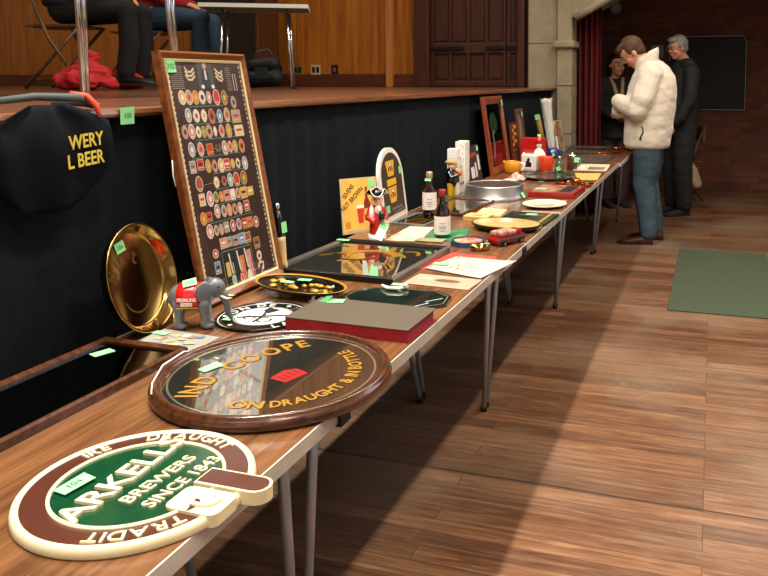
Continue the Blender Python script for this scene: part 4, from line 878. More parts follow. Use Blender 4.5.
# ------------------------------------------------------------------ third table
def third():
    AL = M('aluminium', '#a9a8a5', .34, .9, var=.1, vscale=20)
    t = thing('metal_ring', 'large spun aluminium ring with sloping sides on the tables', 'ring', (-1.078, 3.715, TZ))
    t['label'] = 'large grey aluminium ring with sloping sides and open top'
    mb = MB(); mb.lathe([(.148, 0), (.170, 0), (.171, .004), (.163, .016), (.160, .020), (.151, .064), (.1495, .070), (.146, .072), (.136, .0715), (.133, .069), (.134, .063), (.150, .004), (.148, 0)], AL, seg=80); mb.build('ring_body', t)
    sticker(t, Tr(.163, -.03, .022) @ Rz(80) @ Rx(60), .03, .03)
    t = thing('framed_mirror', 'brown-framed rectangular mirror lying flat in front of the aluminium ring', 'mirror', (-1.155, 3.345, TZ), -3)
    mb = MB(); rect_frame(mb, .23, .43, .02, 0, .016, FRAMEB); mb.build('frame', t); mb = MB(); mb.box(-.097, .097, -.197, .197, .002, .009, MIRROR); mb.build('mirror_glass', t)
    C2 = M('envelope_cream', '#dcc28a', .6); C3 = M('envelope_buff', '#d2ab66', .6)
    t = thing('cream_box', 'small flat cream box lying beside the oval wooden tray', 'box', (-.965, 3.075, TZ), -4); mb = MB(); mb.box(-.055, .055, -.04, .05, 0, .022, C3, bev=.002); mb.build('box', t); mb = MB(); mb.box(-.0555, .0555, -.0405, .0505, .014, .0152, M('box_line', '#a07c3e', .6)); mb.box(-.02, .02, -.02, .01, .022, .0223, M('box_line', '#a07c3e', .6)); mb.build('lid_line', t); sticker(t, Tr(-.045, .0, .0225), .018, .02)
    mb = MB(); mb.prism([(-1.0, 3.135), (-.885, 3.145), (-.895, 3.30), (-1.015, 3.315)], TZ, TZ+.012, C2); mb.box(-.96, -.93, 3.21, 3.23, TZ+.012, TZ+.0123, M('box_line', '#a07c3e', .6)); mb.build('cream_packet', label='cream paper packet lying between the cream box and the metal ring', cat='packet')
    t = thing('green_folder', 'dark green glossy folder lying behind the oval wooden tray', 'folder', (-.762, 3.15, TZ), -2)
    mb = MB(); mb.box(-.112, .112, -.13, .13, 0, .010, M('folder_green', '#1d2a1c', .2, coat=.5, var=.4, vscale=14), bev=.002); mb.build('cover', t); mb = MB(); mb.box(-.113, -.111, -.13, .13, .002, .008, WHITE); mb.box(-.1, .1, -.132, -.1305, .002, .008, M('page_edge', '#8f8a76', .6)); mb.build('page_edge', t)
    mb = MB(); Y = M('folder_gold', '#8d7a35', .4); mb.box(-.08, .0, -.10, -.05, .0101, .0105, Y); mb.box(-.05, .06, .04, .07, .0101, .0104, M('folder_mid', '#46573a', .4)); mb.box(.07, .085, -.12, .12, .0101, .0104, Y); mb.build('print', t, label='gold and green print'); sticker(t, Tr(.0, .07, .0108), .05, .035)
    t = thing('leaflet', 'small pink and grey printed leaflet lying beyond the dark green folder', 'leaflet', (-.745, 3.33, TZ), 4); mb = MB(); mb.box(-.09, .09, -.035, .035, 0.0003, .0012, M('leaflet_grey', '#b3a59a', .6, vscale=30, col2='#7d6f66', var=.1)); mb.build('sheet', t); mb = MB(); mb.box(.005, .05, -.03, .028, .0012, .0016, M('leaflet_pink', '#cf6d62', .6)); mb.build('pink_panel', t)
    t = thing('wooden_tray', 'oval pale wooden tray with dark rim at the table edge', 'tray', (-.795, 2.915, TZ), -4)
    mb = MB(); mb.lathe([(0, 0), (.118, 0), (.128, .006), (.138, .016), (.146, .026), (.144, .0285), (.140, .028)], M('tray_dark_rim', '#3d3023', .3, .4), None, 64, True, 1, .72); mb.build('rim', t, label='dark outer rim')
    mb = MB(); mb.lathe([(0, .008), (.112, .008), (.128, .017), (.140, .0278)], wood('tray_pale', '#c4a06a', '#a07d4a', 'x', .8, .3), None, 64, True, 1, .72); mb.build('inside', t, label='pale yellow wood inside')
    # ashtray, brass buckle dish, toy car
    t = thing('ashtray', 'eight-sided blue and red printed ashtray near the red toy car', 'ashtray', (-.852, 2.60, TZ), 10)
    BL = M('ashtray_blue', '#1b3a5c', .25, coat=.5); ro = [(.068*math.cos(R(22.5+45*k)), .068*math.sin(R(22.5+45*k))) for k in range(8)]
    mb = MB(); mb.prism(ro, 0, .014, BL); mb.ribbon([(x*.93, y*.93) for x, y in ro], .010, .014, BL, closed=True, h=.004); mb.build('dish', t)
    mb = MB(); mb.prism([(x*.80, y*.80) for x, y in ro], .014, .0155, M('ashtray_print', '#b8402f', .4, vscale=34, col2='#d9a78f', var=.2)); mb.build('printed_face', t, label='red and cream print'); sticker(t, Tr(-.045, .0, .0159), .026, .018)
    t = thing('brass_dish', 'small brass dish in front of the blue ashtray', 'dish', (-.785, 2.525, TZ), 20)
    mb = MB(); mb.lathe([(0, 0), (.024, 0), (.030, .004), (.034, .018), (.031, .018), (.028, .006), (0, .004)], BRASS, None, 28, True, 1.1, .9)
    mb.build('dish_body', t); sticker(t, Tr(.02, .036, .014) @ Rz(30), .03, .02)
    t = thing('toy_car', 'red toy vehicle with patterned load at the table edge', 'toy', (-.722, 2.66, TZ), 62)
    mb = MB(); RED = M('toy_red', '#8f1517', .3, coat=.4); mb.prism([(-.07, 0), (.068, 0), (.074, .012), (.066, .026), (-.066, .026), (-.074, .012)], -.028, .028, RED, Tr(0, 0, .010) @ Rx(90)); mb.box(.03, .06, -.022, .022, .036, .052, RED, bev=.005); mb.build('body', t)
    mb = MB(); mb.box(-.066, .028, -.027, .027, .0362, .054, M('toy_load', '#7e1f1b', .5, vscale=70, col2='#c9a48c', var=.2), bev=.006); mb.build('load', t, label='patterned red load')
    mb = MB(); mb.box(-.075, .078, .0285, .034, .020, .028, M('toy_grey', '#5c5f60', .35, .6)); mb.box(-.075, .078, -.034, -.0285, .020, .028, M('toy_grey', '#5c5f60', .35, .6)); mb.build('side_rail', t, label='grey side rails')
    for x in (-.045, .045):
        for y in (-.030, .030): mb = MB(); mb.cyl(.0105, -.004, .004, BLACK, Tr(x, y, .0106) @ Rx(90), 16); mb.cyl(.005, -.0046, .0046, CHROME, Tr(x, y, .0106) @ Rx(90), 12); mb.build('wheel', t)
    # plate, red tin, copper bowls
    t = thing('oval_plate', 'white decorated plate lying in front of the red tin', 'plate', (-.765, 3.51, TZ), -3)
    mb = MB(); mb.lathe([(0, .002), (.06, .002), (.062, 0), (.068, .003), (.105, .014), (.106, .016), (.103, .0155), (.07, .0065), (0, .005)], M('plate_white', '#d8cfbd', .25, coat=.5), None, 48, True, 1, 1.15); mb.build('plate_body', t)
    mb = MB(); G = M('plate_green', '#77805c', .4); mb.ribbon(arcpts(0, 0, .05, 0, 350, 30), .006, .0061, M('plate_tan', '#b39a6d', .4)); mb.ribbon([(-.04, -.03), (-.01, .0), (.03, .01), (.045, .03)], .014, .0062, G); mb.ribbon([(.0, -.03), (.02, -.012), (.04, -.01)], .008, .0063, M('plate_tan', '#b39a6d', .4)); mb.build('decoration', t, label='green and tan decoration')
    mb = MB(); mb.add([(-.82, 3.64, TZ+.0005), (-.70, 3.63, TZ+.0005), (-.69, 3.70, TZ+.0005), (-.82, 3.70, TZ+.0005)], [(0, 1, 2, 3)], M('pink_slip_mat', '#d9b3a5', .6)); mb.build('pink_slip', label='pale pink paper slip between the white plate and red tin', cat='paper', solid=.0008)
    t = thing('red_tin', 'flat red tin with a dark picture on its lid', 'tin', (-.785, 3.915, TZ), -2)
    mb = MB(); mb.box(-.123, .123, -.15, .15, 0, .028, RED, bev=.004); mb.build('tin_body', t); mb = MB(); mb.box(-.108, .108, -.13, .13, .0281, .0286, M('lid_print', '#5d2a20', .4, vscale=20, col2='#b58c6f', var=.2)); mb.box(.03, .1, -.12, .12, .0286, .029, M('lid_dark', '#2a1d1f', .4)); mb.build('lid_picture', t, label='dark picture panel'); sticker(t, Tr(-.08, -.04, .0294), .06, .06)
    for x, y, r, lb in ((-.835, 4.27, .035, 'small copper dish nearest the dark oval tray'), (-.745, 4.26, .030, 'upright round copper pot between two small copper dishes'), (-.677, 4.235, .036, 'small copper dish at the table edge beside the yellow sheet')):
        t = thing('copper_dish', lb, 'dish', (x, y, TZ))
        mb = MB()
        if 'pot' in lb: mb.lathe([(0, 0), (r*.7, 0), (r, .016), (r*.95, .034), (r*.7, .044), (r*.62, .043), (r*.8, .032), (r*.85, .016), (0, .006)], COPPER, seg=28)
        else: mb.lathe([(0, 0), (r*.7, 0), (r*.85, .006), (r*1.05, .018), (r, .019), (r*.78, .008), (0, .005)], COPPER, seg=28)
        mb.build('copper_bowl', t); 
        mb = MB(); mb.tube([(r*.9, 0, .018), (r+.014, .004, .022), (r+.02, .012, .020)], .003, COPPER, seg=8); mb.build('handle', t)
    sticker(None or t, Tr(-.0, .0, .0205), .02, .015)
third()

# ------------------------------------------------------------------ fourth table
def fourth():
    t = thing('oval_tray', 'dark oval tray lying between red tin and white square jug', 'tray', (-.96, 4.53, TZ), 0)
    DG = M('tray_dark_green', '#1b2926', .12, coat=.8); mb = MB(); mb.lathe([(0, 0), (.13, 0), (.15, .006), (.162, .018), (.160, .020), (.146, .009), (.128, .004), (0, .004)], DG, None, 56, True, 1, 1.1); mb.build('tray_body', t)
    mb = MB(); mb.ribbon(arcpts(0, 0, .125, 0, 355, 50, .137), .005, .0043, M('tray_line', '#6f8f8a', .3)); mb.poly(arcpts(-.02, 0, .07, 0, 350, 24, .05), .0044, M('tray_mid', '#2f4a46', .2)); mb.build('print', t, label='pale line and teal centre'); sticker(t, Tr(-.01, -.17, .0003) , 0.036, 0.036)
    # standing mirror
    T = basis((-1.318, 4.50, TZ), (-.02, 1, 0), (-.14, 0, 1)); t = thing('standing_mirror', 'tall narrow brown-framed mirror standing upright against the black skirt', 'mirror', T=T)
    w, h = .47, .505; mb = MB(); FR2 = wood('frame_red_brown', '#8f4a2a', '#69301a', 'y', 1.2, .3, coat=.4); rect_frame(mb, w, h, .05, -.012, .012, FR2); mb.build('frame', t, T=Tr(w/2, h/2, 0)); mb = MB(); mb.box(.045, w-.045, .045, h-.045, -.008, -.002, DKGLASS); mb.build('mirror_glass', t)
    mb = MB(); mb.oval(.2, .33, .09, .07, -.0015, M('mirror_paint', '#12321f', .25)); mb.ribbon([(.13, .10), (.17, .2), (.16, .26), (.19, .28)], .03, -.0013, M('mirror_paint2', '#6d675d', .3)); mb.build('painted_motif', t, label='green painted motif'); sticker(t, Tr(.43, .455, .0125), 0.036, 0.036)
    # tall red and gold sign, brown framed strip
    T = basis((-1.31, 5.01, TZ), (-.02, 1, 0), (-.10, 0, 1)); t = thing('tall_sign', 'narrow red-brown sign with gold lettering shapes beside the standing mirror', 'sign', T=T)
    mb = MB(); mb.box(0, .20, 0, .31, -.008, 0, M('sign_maroon', '#5b2415', .4)); mb.build('panel', t); mb = MB()
    for k in range(3): mb.ribbon([(.04, .15+.05*k), (.09, .165+.05*k), (.08, .185+.05*k), (.16, .175+.05*k)], .022, .0006, M('sign_gold', '#c8912a', .4))
    for k in range(3): mb.box(.04, .16, .05+.03*k, .058+.03*k, 0, .0006, M('sign_tan', '#9a6b45', .5))
    mb.build('print', t, label='gold shapes and tan lines')
    T = basis((-1.31, 5.22, TZ), (-.02, 1, 0), (-.11, 0, 1)); t = thing('framed_strip', 'tall brown wooden framed strip beside the maroon sign', 'picture', T=T)
    mb = MB(); rect_frame(mb, .18, .40, .03, -.01, .01, wood('frame_dull', '#6b4a35', '#4c3122', 'y', 1., .4)); mb.build('frame', t, T=Tr(.09, .2, 0)); mb = MB(); mb.box(.027, .153, .027, .373, -.008, -.002, M('strip_print', '#8a6f5a', .5, var=.2, vscale=10)); mb.build('picture', t); sticker(t, Tr(.13, .36, .0105), 0.036, 0.036)
    # jugs and mugs
    t = thing('water_jug', 'mustard yellow pottery jug standing before the brown-framed mirror', 'jug', (-1.245, 4.72, TZ), 200)
    YJ = M('jug_mustard', '#d08a12', .2, coat=.7); mb = MB(); mb.lathe([(0, .0), (.044, 0), (.054, .01), (.058, .04), (.055, .066), (.048, .078), (.044, .078), (.049, .062), (.052, .04), (.046, .012), (0, .01)], YJ, seg=36); mb.build('jug_body', t)
    mb = MB(); mb.tube([(-.052, 0, .066), (-.072, 0, .062), (-.076, 0, .04), (-.068, 0, .02), (-.054, 0, .018)], .007, WHITE, seg=10); mb.build('handle', t, label='white handle')
    mb = MB(); mb.tube([(.046, 0, .066), (.06, 0, .08)], [.012, .009], YJ, seg=12); mb.build('spout', t)
    t = thing('square_jug', 'white square jug with a black seated silhouette', 'jug', (-1.152, 4.86, TZ), -12)
    WJ = M('jug_white', '#e6e2da', .2, coat=.7); mb = MB(); mb.box(-.055, .055, -.05, .05, 0, .118, WJ, bev=.014); mb.build('jug_body', t)
    mb = MB(); T = Tr(0, -.0503, .06) @ Rx(90); mb.prism(rrect(.09, .088, .008), 0, .0006, M('jug_green', '#b7c0b2', .3), T); mb.prism(rrect(.082, .08, .006), .0006, .0009, WJ, T)
    mb.poly([(-.026, -.028), (.026, -.028), (.024, -.012), (.028, .0), (.014, .004), (.012, .018), (.016, .026), (.006, .034), (-.006, .028), (-.008, .014), (-.018, .004), (-.014, -.012)], .0012, BLACK, T); mb.build('silhouette', t, label='black silhouette panel')
    mb = MB(); mb.tube([(0, .049, .10), (0, .075, .095), (0, .078, .06), (0, .068, .03), (0, .049, .026)], .008, WJ, seg=10); mb.build('handle', t); mb = MB(); mb.tube([(-.045, 0, .10), (-.06, 0, .117)], [.016, .011], WJ, seg=12); mb.build('spout', t)
    t = thing('orange_mug', 'orange red mug standing beside the white square jug', 'mug', (-1.045, 4.83, TZ), 60)
    OJ = M('mug_orange', '#d4421a', .25, coat=.6); mb = MB(); mb.lathe([(0, 0), (.040, 0), (.044, .004), (.048, .10), (.046, .104), (.043, .10), (.039, .008), (0, .006)], OJ, seg=32); mb.build('mug_body', t); mb = MB(); mb.tube([(.044, 0, .085), (.07, 0, .08), (.072, 0, .04), (.045, 0, .025)], .007, OJ, seg=10); mb.build('handle', t)
    t = thing('miniature_bottle', 'small clear bottle with green sticker beside the orange mug', 'bottle', (-.938, 4.745, TZ), 0)
    GL = M('glass_smoke', '#7f7a64', .05, trans=.7, coat=.5); mb = MB(); mb.lathe([(0, 0), (.028, 0), (.031, .005), (.031, .06), (.024, .078), (.011, .09), (.011, .108), (0, .108)], GL, seg=28); mb.build('bottle_glass', t); mb = MB(); mb.lathe([(.012, .104), (.013, .106), (.013, .118), (0, .119)], CHROME, seg=16); mb.build('cap', t); sticker(t, Tr(0, -.0325, .04) @ Rx(90) @ Rz(20), 0.029, 0.026)
    t = thing('glass_tankard', 'glass tankard with chrome lid beside the green-stickered bottle', 'tankard', (-.905, 5.02, TZ), 0)
    mb = MB(); mb.lathe([(0, 0), (.034, 0), (.036, .004), (.032, .09), (.030, .092), (.028, .01), (0, .008)], M('tankard_brown', '#54301f', .08, coat=.8, trans=.3), seg=28); mb.build('body', t); mb = MB(); mb.lathe([(0, .092), (.033, .092), (.033, .098), (.008, .104), (.008, .114), (0, .115)], CHROME, seg=24); mb.build('lid', t); mb = MB(); mb.tube([(.031, 0, .08), (.055, 0, .075), (.055, 0, .03), (.033, 0, .02)], .005, CHROME, seg=8); mb.build('handle', t); sticker(t, Tr(.035, -.03, .07) @ Rx(80) @ Ry(30), 0.036, 0.036)
    # red box and china figure behind
    t = thing('red_box', 'upright red box standing behind the white square jug', 'box', (-1.20, 5.15, TZ), -8); mb = MB(); mb.box(-.085, .075, -.05, .05, 0, .20, M('box_red', '#b81a18', .4), bev=.003); mb.build('box', t); mb = MB(); mb.box(-.06, .05, -.0508, -.0502, .03, .12, M('box_redlight', '#d8463a', .4)); mb.build('printed_panel', t)
    t = thing('china_figurine', 'small white and red china figure between red box and square jug', 'figurine', (-1.135, 5.02, TZ), -70); 
    blob('figure_body', [([(0, 0, .036), (0, 0, .08), (0, 0, .13)], [.034, .030, .02]), ([(0, -.02, .12), (.02, -.035, .09)], [.012, .010]), ([(0, .02, .12), (.02, .035, .09)], [.012, .010])], .004, M('china_white', '#ece7de', .15, coat=.8), t, 2, [((0, 0, .165), (.024, .022, .028))])
    mb = MB(); mb.lathe([(0, .172), (.026, .172), (.02, .20), (.008, .222), (0, .225)], M('china_red', '#c21a14', .15, coat=.8), seg=20); mb.build('cap', t, label='red cap'); sticker(t, Tr(.0, 0, .227) @ Ry(60), 0.018, 0.022)
    mb = MB(); mb.lathe([(0, 0), (.036, 0), (.034, .012), (0, .014)], M('china_white', '#ece7de', .15, coat=.8), seg=20); mb.build('base', t)
    # small things in front
    t = thing('shell_dish', 'small white fluted dish in front of the mustard jug', 'dish', (-1.125, 4.215, TZ), 10); mb = MB(); n = 40; vs = []; 
    for k in range(n):
        a = 2*PI*k/n; f = 1+.08*math.cos(8*a)
        for r, z in ((0, .003), (.028, .004), (.046, .022), (.044, .024), (.028, .008), (0, .006)): vs.append((r*f*math.cos(a), r*f*math.sin(a), z))
    mb.add(vs, [(k*6+j, ((k+1) % n)*6+j, ((k+1) % n)*6+j+1, k*6+j+1) for k in range(n) for j in range(5)], WJ, None, True); mb.build('dish_body', t); sticker(t, Tr(.03, -.02, .026), 0.029, 0.029)
    t = thing('cloth_doll', 'crumpled red and white patterned cloth beside the white fluted dish', 'cloth', (-1.13, 4.385, TZ), 0); rng = random.Random(8); mb = MB(); vs = []; fs = []; n = 12
    for i in range(n):
        for j in range(n):
            x, y = (i/(n-1)-.5)*.11, (j/(n-1)-.5)*.10; r = math.hypot(x, y); vs.append((x, y, max(.001, .045*math.exp(-(r/.035)**2)+.012*rng.random())))
    for i in range(n-1):
        for j in range(n-1): fs.append((i*n+j, (i+1)*n+j, (i+1)*n+j+1, i*n+j+1))
    mb.add(vs, fs, M('cloth_redwhite', '#c2423a', .7, vscale=55, col2='#e6d6c8', var=.2), None, True); mb.build('folded_cloth', t, solid=.002)
    # papers and trays beyond
    YP = M('paper_yellow', '#dba85a', .6, var=.08, vscale=20); mb = MB(); mb.prism([(-.775, 4.50), (-.662, 4.53), (-.685, 4.86), (-.85, 4.82)], TZ, TZ+.002, YP); mb.build('yellow_sheet', label='yellow paper sheet lying at the table edge beyond the copper dishes', cat='paper')
    t = thing('printed_papers', 'white printed papers beyond the yellow sheet', 'paper', (-.79, 5.17, TZ), 3); mb = MB(); mb.box(-.11, .11, -.19, .19, 0.0004, .004, M('paper_cream', '#cfc4a6', .6)); mb.build('sheets', t); mb = MB(); mb.box(-.02, .09, -.15, .0, .004, .006, M('paper_photo', '#7b7266', .5, var=.4, vscale=20)); mb.box(-.10, -.05, -.15, .12, .004, .0055, M('paper_white2', '#e4dcc6', .6)); mb.build('print', t); sticker(t, Tr(-.075, .13, .0060), 0.043, 0.050)
    t = thing('grey_panel', 'long dark grey flat panel lying across the far table', 'panel', (-.87, 5.72, TZ), 0); mb = MB(); rect_frame(mb, .27, .52, .02, 0, .012, M('frame_greydark', '#57504b', .35, .3)); mb.build('frame', t); mb = MB(); mb.box(-.116, .116, -.24, .24, .001, .006, M('panel_smoke', '#6e655e', .2, coat=.4)); mb.build('panel', t)
fourth()

# ------------------------------------------------------------------ far table
def fifth():
    t = thing('blue_jug', 'small dark blue pottery jug standing in front of the tall white roll', 'jug', (-1.20, 5.78, TZ), 20); BJ = M('jug_blue', '#1d2f6e', .15, coat=.8); mb = MB(); mb.lathe([(0, 0), (.05, 0), (.06, .02), (.055, .05), (.042, .06), (.04, .072), (.036, .072), (.036, .06), (.05, .045), (0, .01)], BJ, seg=28); mb.build('jug_body', t); mb = MB(); mb.tube([(.05, 0, .055), (.08, 0, .05), (.078, 0, .025), (.057, 0, .02)], .007, BJ, seg=8); mb.build('handle', t); sticker(t, Tr(.0, -.062, .025) @ Rx(90), 0.022, 0.022)
    t = thing('brown_roll', 'brown rolled poster leaning with a green sticker at its top', 'poster roll', T=basis((-1.29, 5.92, TZ+.016), (1, 0, 0), (0, 1, 0)) @ Ry(-11) @ Rx(3)); mb = MB(); mb.lathe([(0, .004), (.022, .004), (.022, .32), (.018, .32), (.018, .30), (0, .30)], wood('roll_brown', '#8a6a3c', '#6d4f28', 'z', 1., .6), seg=20); mb.build('roll', t); sticker(t, Tr(.0, -.0235, .30) @ Rx(90), 0.036, 0.043)
    t = thing('white_roll', 'tall crumpled white paper roll leaning against the stage skirt', 'poster roll', T=basis((-1.255, 6.03, TZ+.012), (1, 0, 0), (0, 1, 0)) @ Ry(-7)); mb = MB(); vs = []; n = 20; rng = random.Random(4); zs = [.004, .06, .14, .22, .30, .36, .41, .44]
    for z in zs:
        for k in range(n):
            a = 2*PI*k/n; r = .024+.05*z+.006*math.sin(5*a+z*14)+rng.uniform(-.002, .002)*(z > .05); vs.append((r*math.cos(a), .6*r*math.sin(a), z+(.012*math.sin(3*a) if z > .4 else 0)))
    fs = [tuple(range(n-1, -1, -1)), tuple((len(zs)-1)*n+k for k in range(n))]+[(i*n+k, i*n+(k+1) % n, (i+1)*n+(k+1) % n, (i+1)*n+k) for i in range(len(zs)-1) for k in range(n)]
    mb.add(vs, fs, M('roll_white', '#c9c6c0', .5, var=.12, vscale=25), None, True); mb.build('paper_roll', t)
    T = basis((-1.27, 6.25, TZ), (.35, .94, 0), (-.19, .05, 1)); t = thing('picture_card', 'colourful picture card standing at the back of the far table', 'show card', T=T); mb = MB(); mb.box(0, .16, 0, .265, -.006, 0, M('card_edge', '#b9a7a0', .6)); mb.build('card', t); mb = MB(); mb.box(.006, .154, .006, .259, 0, .0006, M('card_mix', '#6d2f25', .5, vscale=16, col2='#a8987d', var=.3)); mb.poly([(.02, .17), (.07, .25), (.02, .25)], .001, M('card_yellow2', '#d6a53a', .5)); mb.box(.03, .06, .02, .13, .0006, .001, WHITE); mb.build('picture', t); sticker(t, Tr(.05, .245, .0013), 0.029, 0.022)
    T = basis((-1.30, 6.08, TZ), (.3, .95, 0), (-.15, .05, 1)); t = thing('dark_card', 'narrow dark card standing between white roll and picture card', 'show card', T=T); mb = MB(); mb.box(0, .10, 0, .22, -.005, 0, BLACK); mb.build('card', t); mb = MB(); mb.box(.03, .08, .02, .10, 0, .0006, M('card_pale', '#d6d2cc', .6)); mb.build('pale_panel', t)
    for k, (x, y, w, d, lb) in enumerate(((-1.10, 6.03, .26, .30, 'flat dark tray beside the blue jug on the far table'), (-1.03, 6.50, .36, .40, 'flat dark tray at the far back of the last table'))):
        t = thing('flat_tray', lb, 'tray', (x, y, TZ), 4); mb = MB(); rect_frame(mb, w, d, .02, 0, .014, M('frame_greydark', '#57504b', .35, .3)); mb.build('rim', t); mb = MB(); mb.box(-w/2+.018, w/2-.018, -d/2+.018, d/2-.018, .001, .005, M('tray_base', '#3c3029', .2, coat=.5)); mb.build('tray_base', t)
    for k, (x, y, r, lb) in enumerate(((-.79, 6.55, .05, 'small copper dish of three at the far table end, furthest from the man'), (-.70, 6.60, .045, 'middle small copper dish of three at the far table end'), (-.63, 6.55, .045, 'small copper dish at the far table end nearest the man'))):
        t = thing('copper_dish', lb, 'dish', (x, y, TZ)); mb = MB(); mb.lathe([(0, 0), (r*.7, 0), (r*.9, .008), (r, .026), (r*.92, .026), (r*.75, .01), (0, .006)], COPPER, seg=24); mb.build('copper_bowl', t)
    mb = MB(); mb.tube([(-.95, 6.13, TZ+.007), (-.80, 6.22, TZ+.007), (-.72, 6.25, TZ+.007)], [.006, .006, .005], COPPER, seg=8); mb.build('copper_rod', label='thin copper rod lying on the far table', cat='rod')
fifth()

# ------------------------------------------------------------------ cloth and sticker on the stage edge
def lip_things():
    NV = M('navy_cloth', '#0b0e16', .95, var=.15, vscale=90, spec=.15); t = thing('navy_apron', 'navy blue apron with yellow lettering hanging over the stage edge', 'apron', (-1.405, 1.30, 1.03))
    mb = MB(); vs = []; fs = []; prof = []
    for i in range(21):
        u = i/20
        for j in range(15):
            v = j/14; z = -.0+.242*v
            hw = (.150 if v < .8 else .150-.10*((v-.8)/.2))*(1-.22*max(0, .18-v)/.18)
            y = (u-.5)*2*hw; lo = .055*(1-((u-.5)*2)**2)*0+.05*abs((u-.5)*2)**3
            vs.append((.030*math.sin(PI*min(1, v*.95))*.9+.006*math.sin(u*13+v*3)+.004, y, z+lo*(1-v)))
    for i in range(20):
        for j in range(14): fs.append((i*15+j, (i+1)*15+j, (i+1)*15+j+1, i*15+j+1))
    mb.add(vs, fs, NV, None, True); c = mb.build('apron_cloth', t, solid=.003)
    mb = MB(); YT = M('apron_yellow', '#d8c244', .6); T = basis((.040, .115, .125), (0, 1, 0), (0, 0, 1))
    for st, dy in (('WERY', .0), ('L BEER', -.042)):
        mb = MB(); mb.text(st, .044, YT, basis((.0405, .118, .148+dy), (-.02, 1, .06), (0, 0, 1)), .0003, .0008, align='RIGHT', sx=.82); mb.build('lettering', c, label='yellow lettering')
    mb = MB(); mb.tube([(-.01, .135, .242), (.0, .09, .256), (-.03, .0, .26), (-.05, -.10, .25)], [.008, .010, .009, .008], M('apron_grey', '#4c5254', .9), seg=10); mb.tube([(.0, .150, .234), (-.03, .13, .246), (-.07, .08, .246)], [.008, .012, .008], M('apron_grey', '#4c5254', .9), seg=10); mb.build('rolled_strap', t, label='grey rolled straps')
    mb = MB(); mb.tube([(-.02, .085, .267), (.006, .108, .260), (.022, .118, .238), (.028, .122, .21)], [.005, .007, .007, .004], M('ribbon_red', '#e0452f', .6), seg=8); mb.build('red_tie', t, label='orange red tie')
    mb = MB(); T = basis((-1.411, 1.545, 1.238), (0, 1, 0), (.0, 0, 1)); mb.add([(-.024, -.022, 0.001), (.022, -.022, .002), (.022, .022, .003), (-.024, .02, .001)], [(0, 1, 2, 3)], STK, T); mb.text('103', .018, INK, T @ Tr(0, -.006, .0035)); mb.build('lot_sticker', label='green lot sticker stuck to the stage nosing above the brass tray', cat='sticker')
lip_things()
# ------------------------------------------------------------------ people
SKIN = M('skin', '#c98f70', .5, var=.05, vscale=30); HAIRB = M('hair_brown', '#4a3020', .6, var=.3, vscale=60, stretch=(1, 1, .2)); HAIRD = M('hair_dark', '#1e1512', .6); HAIRG = M('hair_grey', '#8c8880', .6, var=.2, vscale=60)
SHOE = M('shoe_brown', '#4a2013', .35, coat=.3); EYEW = M('eye_white', '#a89d94', .4); LIP = M('lip', '#9c5548', .5)
def head_parts(T):
    rt = T.to_3x3().to_4x4(); g = lambda c: tuple(T @ Vector(c)); E = lambda c, r, q=Matrix(): (g(c), r, rt @ q)
    return [E((-.005, 0, .03), (.094, .076, .088)), E((.012, 0, -.03), (.072, .062, .080)), E((.045, 0, -.078), (.034, .034, .028)), E((.090, 0, -.012), (.018, .013, .013)), E((.084, 0, .006), (.012, .009, .026)),
            E((.070, 0, .032), (.022, .050, .010)), E((.074, 0, -.052), (.016, .024, .012)), E((.055, .036, -.025), (.025, .022, .024)), E((.055, -.036, -.025), (.025, .022, .024)),
            E((-.005, .075, -.008), (.017, .009, .030)), E((-.005, -.075, -.008), (.017, .009, .030))]
def hand_chains(w, d, n):
    """palm and five bent fingers at wrist w, along d, palm facing n"""
    w, d, n = Vector(w), Vector(d).normalized(), Vector(n).normalized(); s = d.cross(n).normalized(); ch = []
    for k, L in zip((-1.5, -.5, .5, 1.5), (.062, .075, .070, .054)):
        b = w+d*.085+s*.019*k; m1 = b+d*L*.55+n*.010; m2 = m1+d*L*.30+n*.028
        ch.append(([tuple(w+d*.02+s*.012*k), tuple(b), tuple(m1), tuple(m2)], [.013, .0105, .009, .0075]))
    b = w+d*.025+s*.035; ch.append(([tuple(w+d*.01+s*.015), tuple(b), tuple(b+d*.035+s*.014+n*.012), tuple(b+d*.058+s*.010+n*.022)], [.014, .0115, .010, .0085]))
    return ch
def add_face(T, root, hair, style, parent_body):
    for s in (-1, 1):
        mb = MB(); mb.ell((.074, s*.031, .008), (.009, .012, .0070), EYEW, T, 12, 8); mb.ell((.0805, s*.031, .007), (.0035, .0055, .0060), BLACK, T, 10, 6); mb.build('eye', root)
        mb = MB(); mb.ell((.084, s*.032, .033), (.008, .020, .0045), hair, T, 10, 6); mb.build('eyebrow', root)
    mb = MB(); mb.ell((.086, 0, -.050), (.006, .022, .0055), LIP, T, 12, 6); mb.build('mouth', root)
    rt = T.to_3x3().to_4x4(); g = lambda c: tuple(T @ Vector(c)); E = lambda c, r: (g(c), r, rt)
    h = [E((-.022, 0, .042), (.092, .083, .092)), E((.035, .0, .095), (.055, .066, .026)), E((-.045, 0, -.01), (.058, .070, .06))]
    if style == 'fringe': h += [E((.062, .02, .083), (.034, .045, .022)), E((.0, .072, .03), (.035, .012, .035)), E((.0, -.072, .03), (.035, .012, .035))]
    if style == 'long': h += [E((-.03, .065, -.04), (.05, .025, .09)), E((-.03, -.065, -.04), (.05, .025, .09)), E((-.06, 0, -.06), (.04, .06, .08)), E((.045, .035, .08), (.03, .04, .03))]
    blob('hair', [], .009, hair, root, 2, h)
def neck(T, base): return ([base, tuple(T @ Vector((-.02, 0, -.075))), tuple(T @ Vector((-.015, 0, -.02)))], [.062, .056, .055])
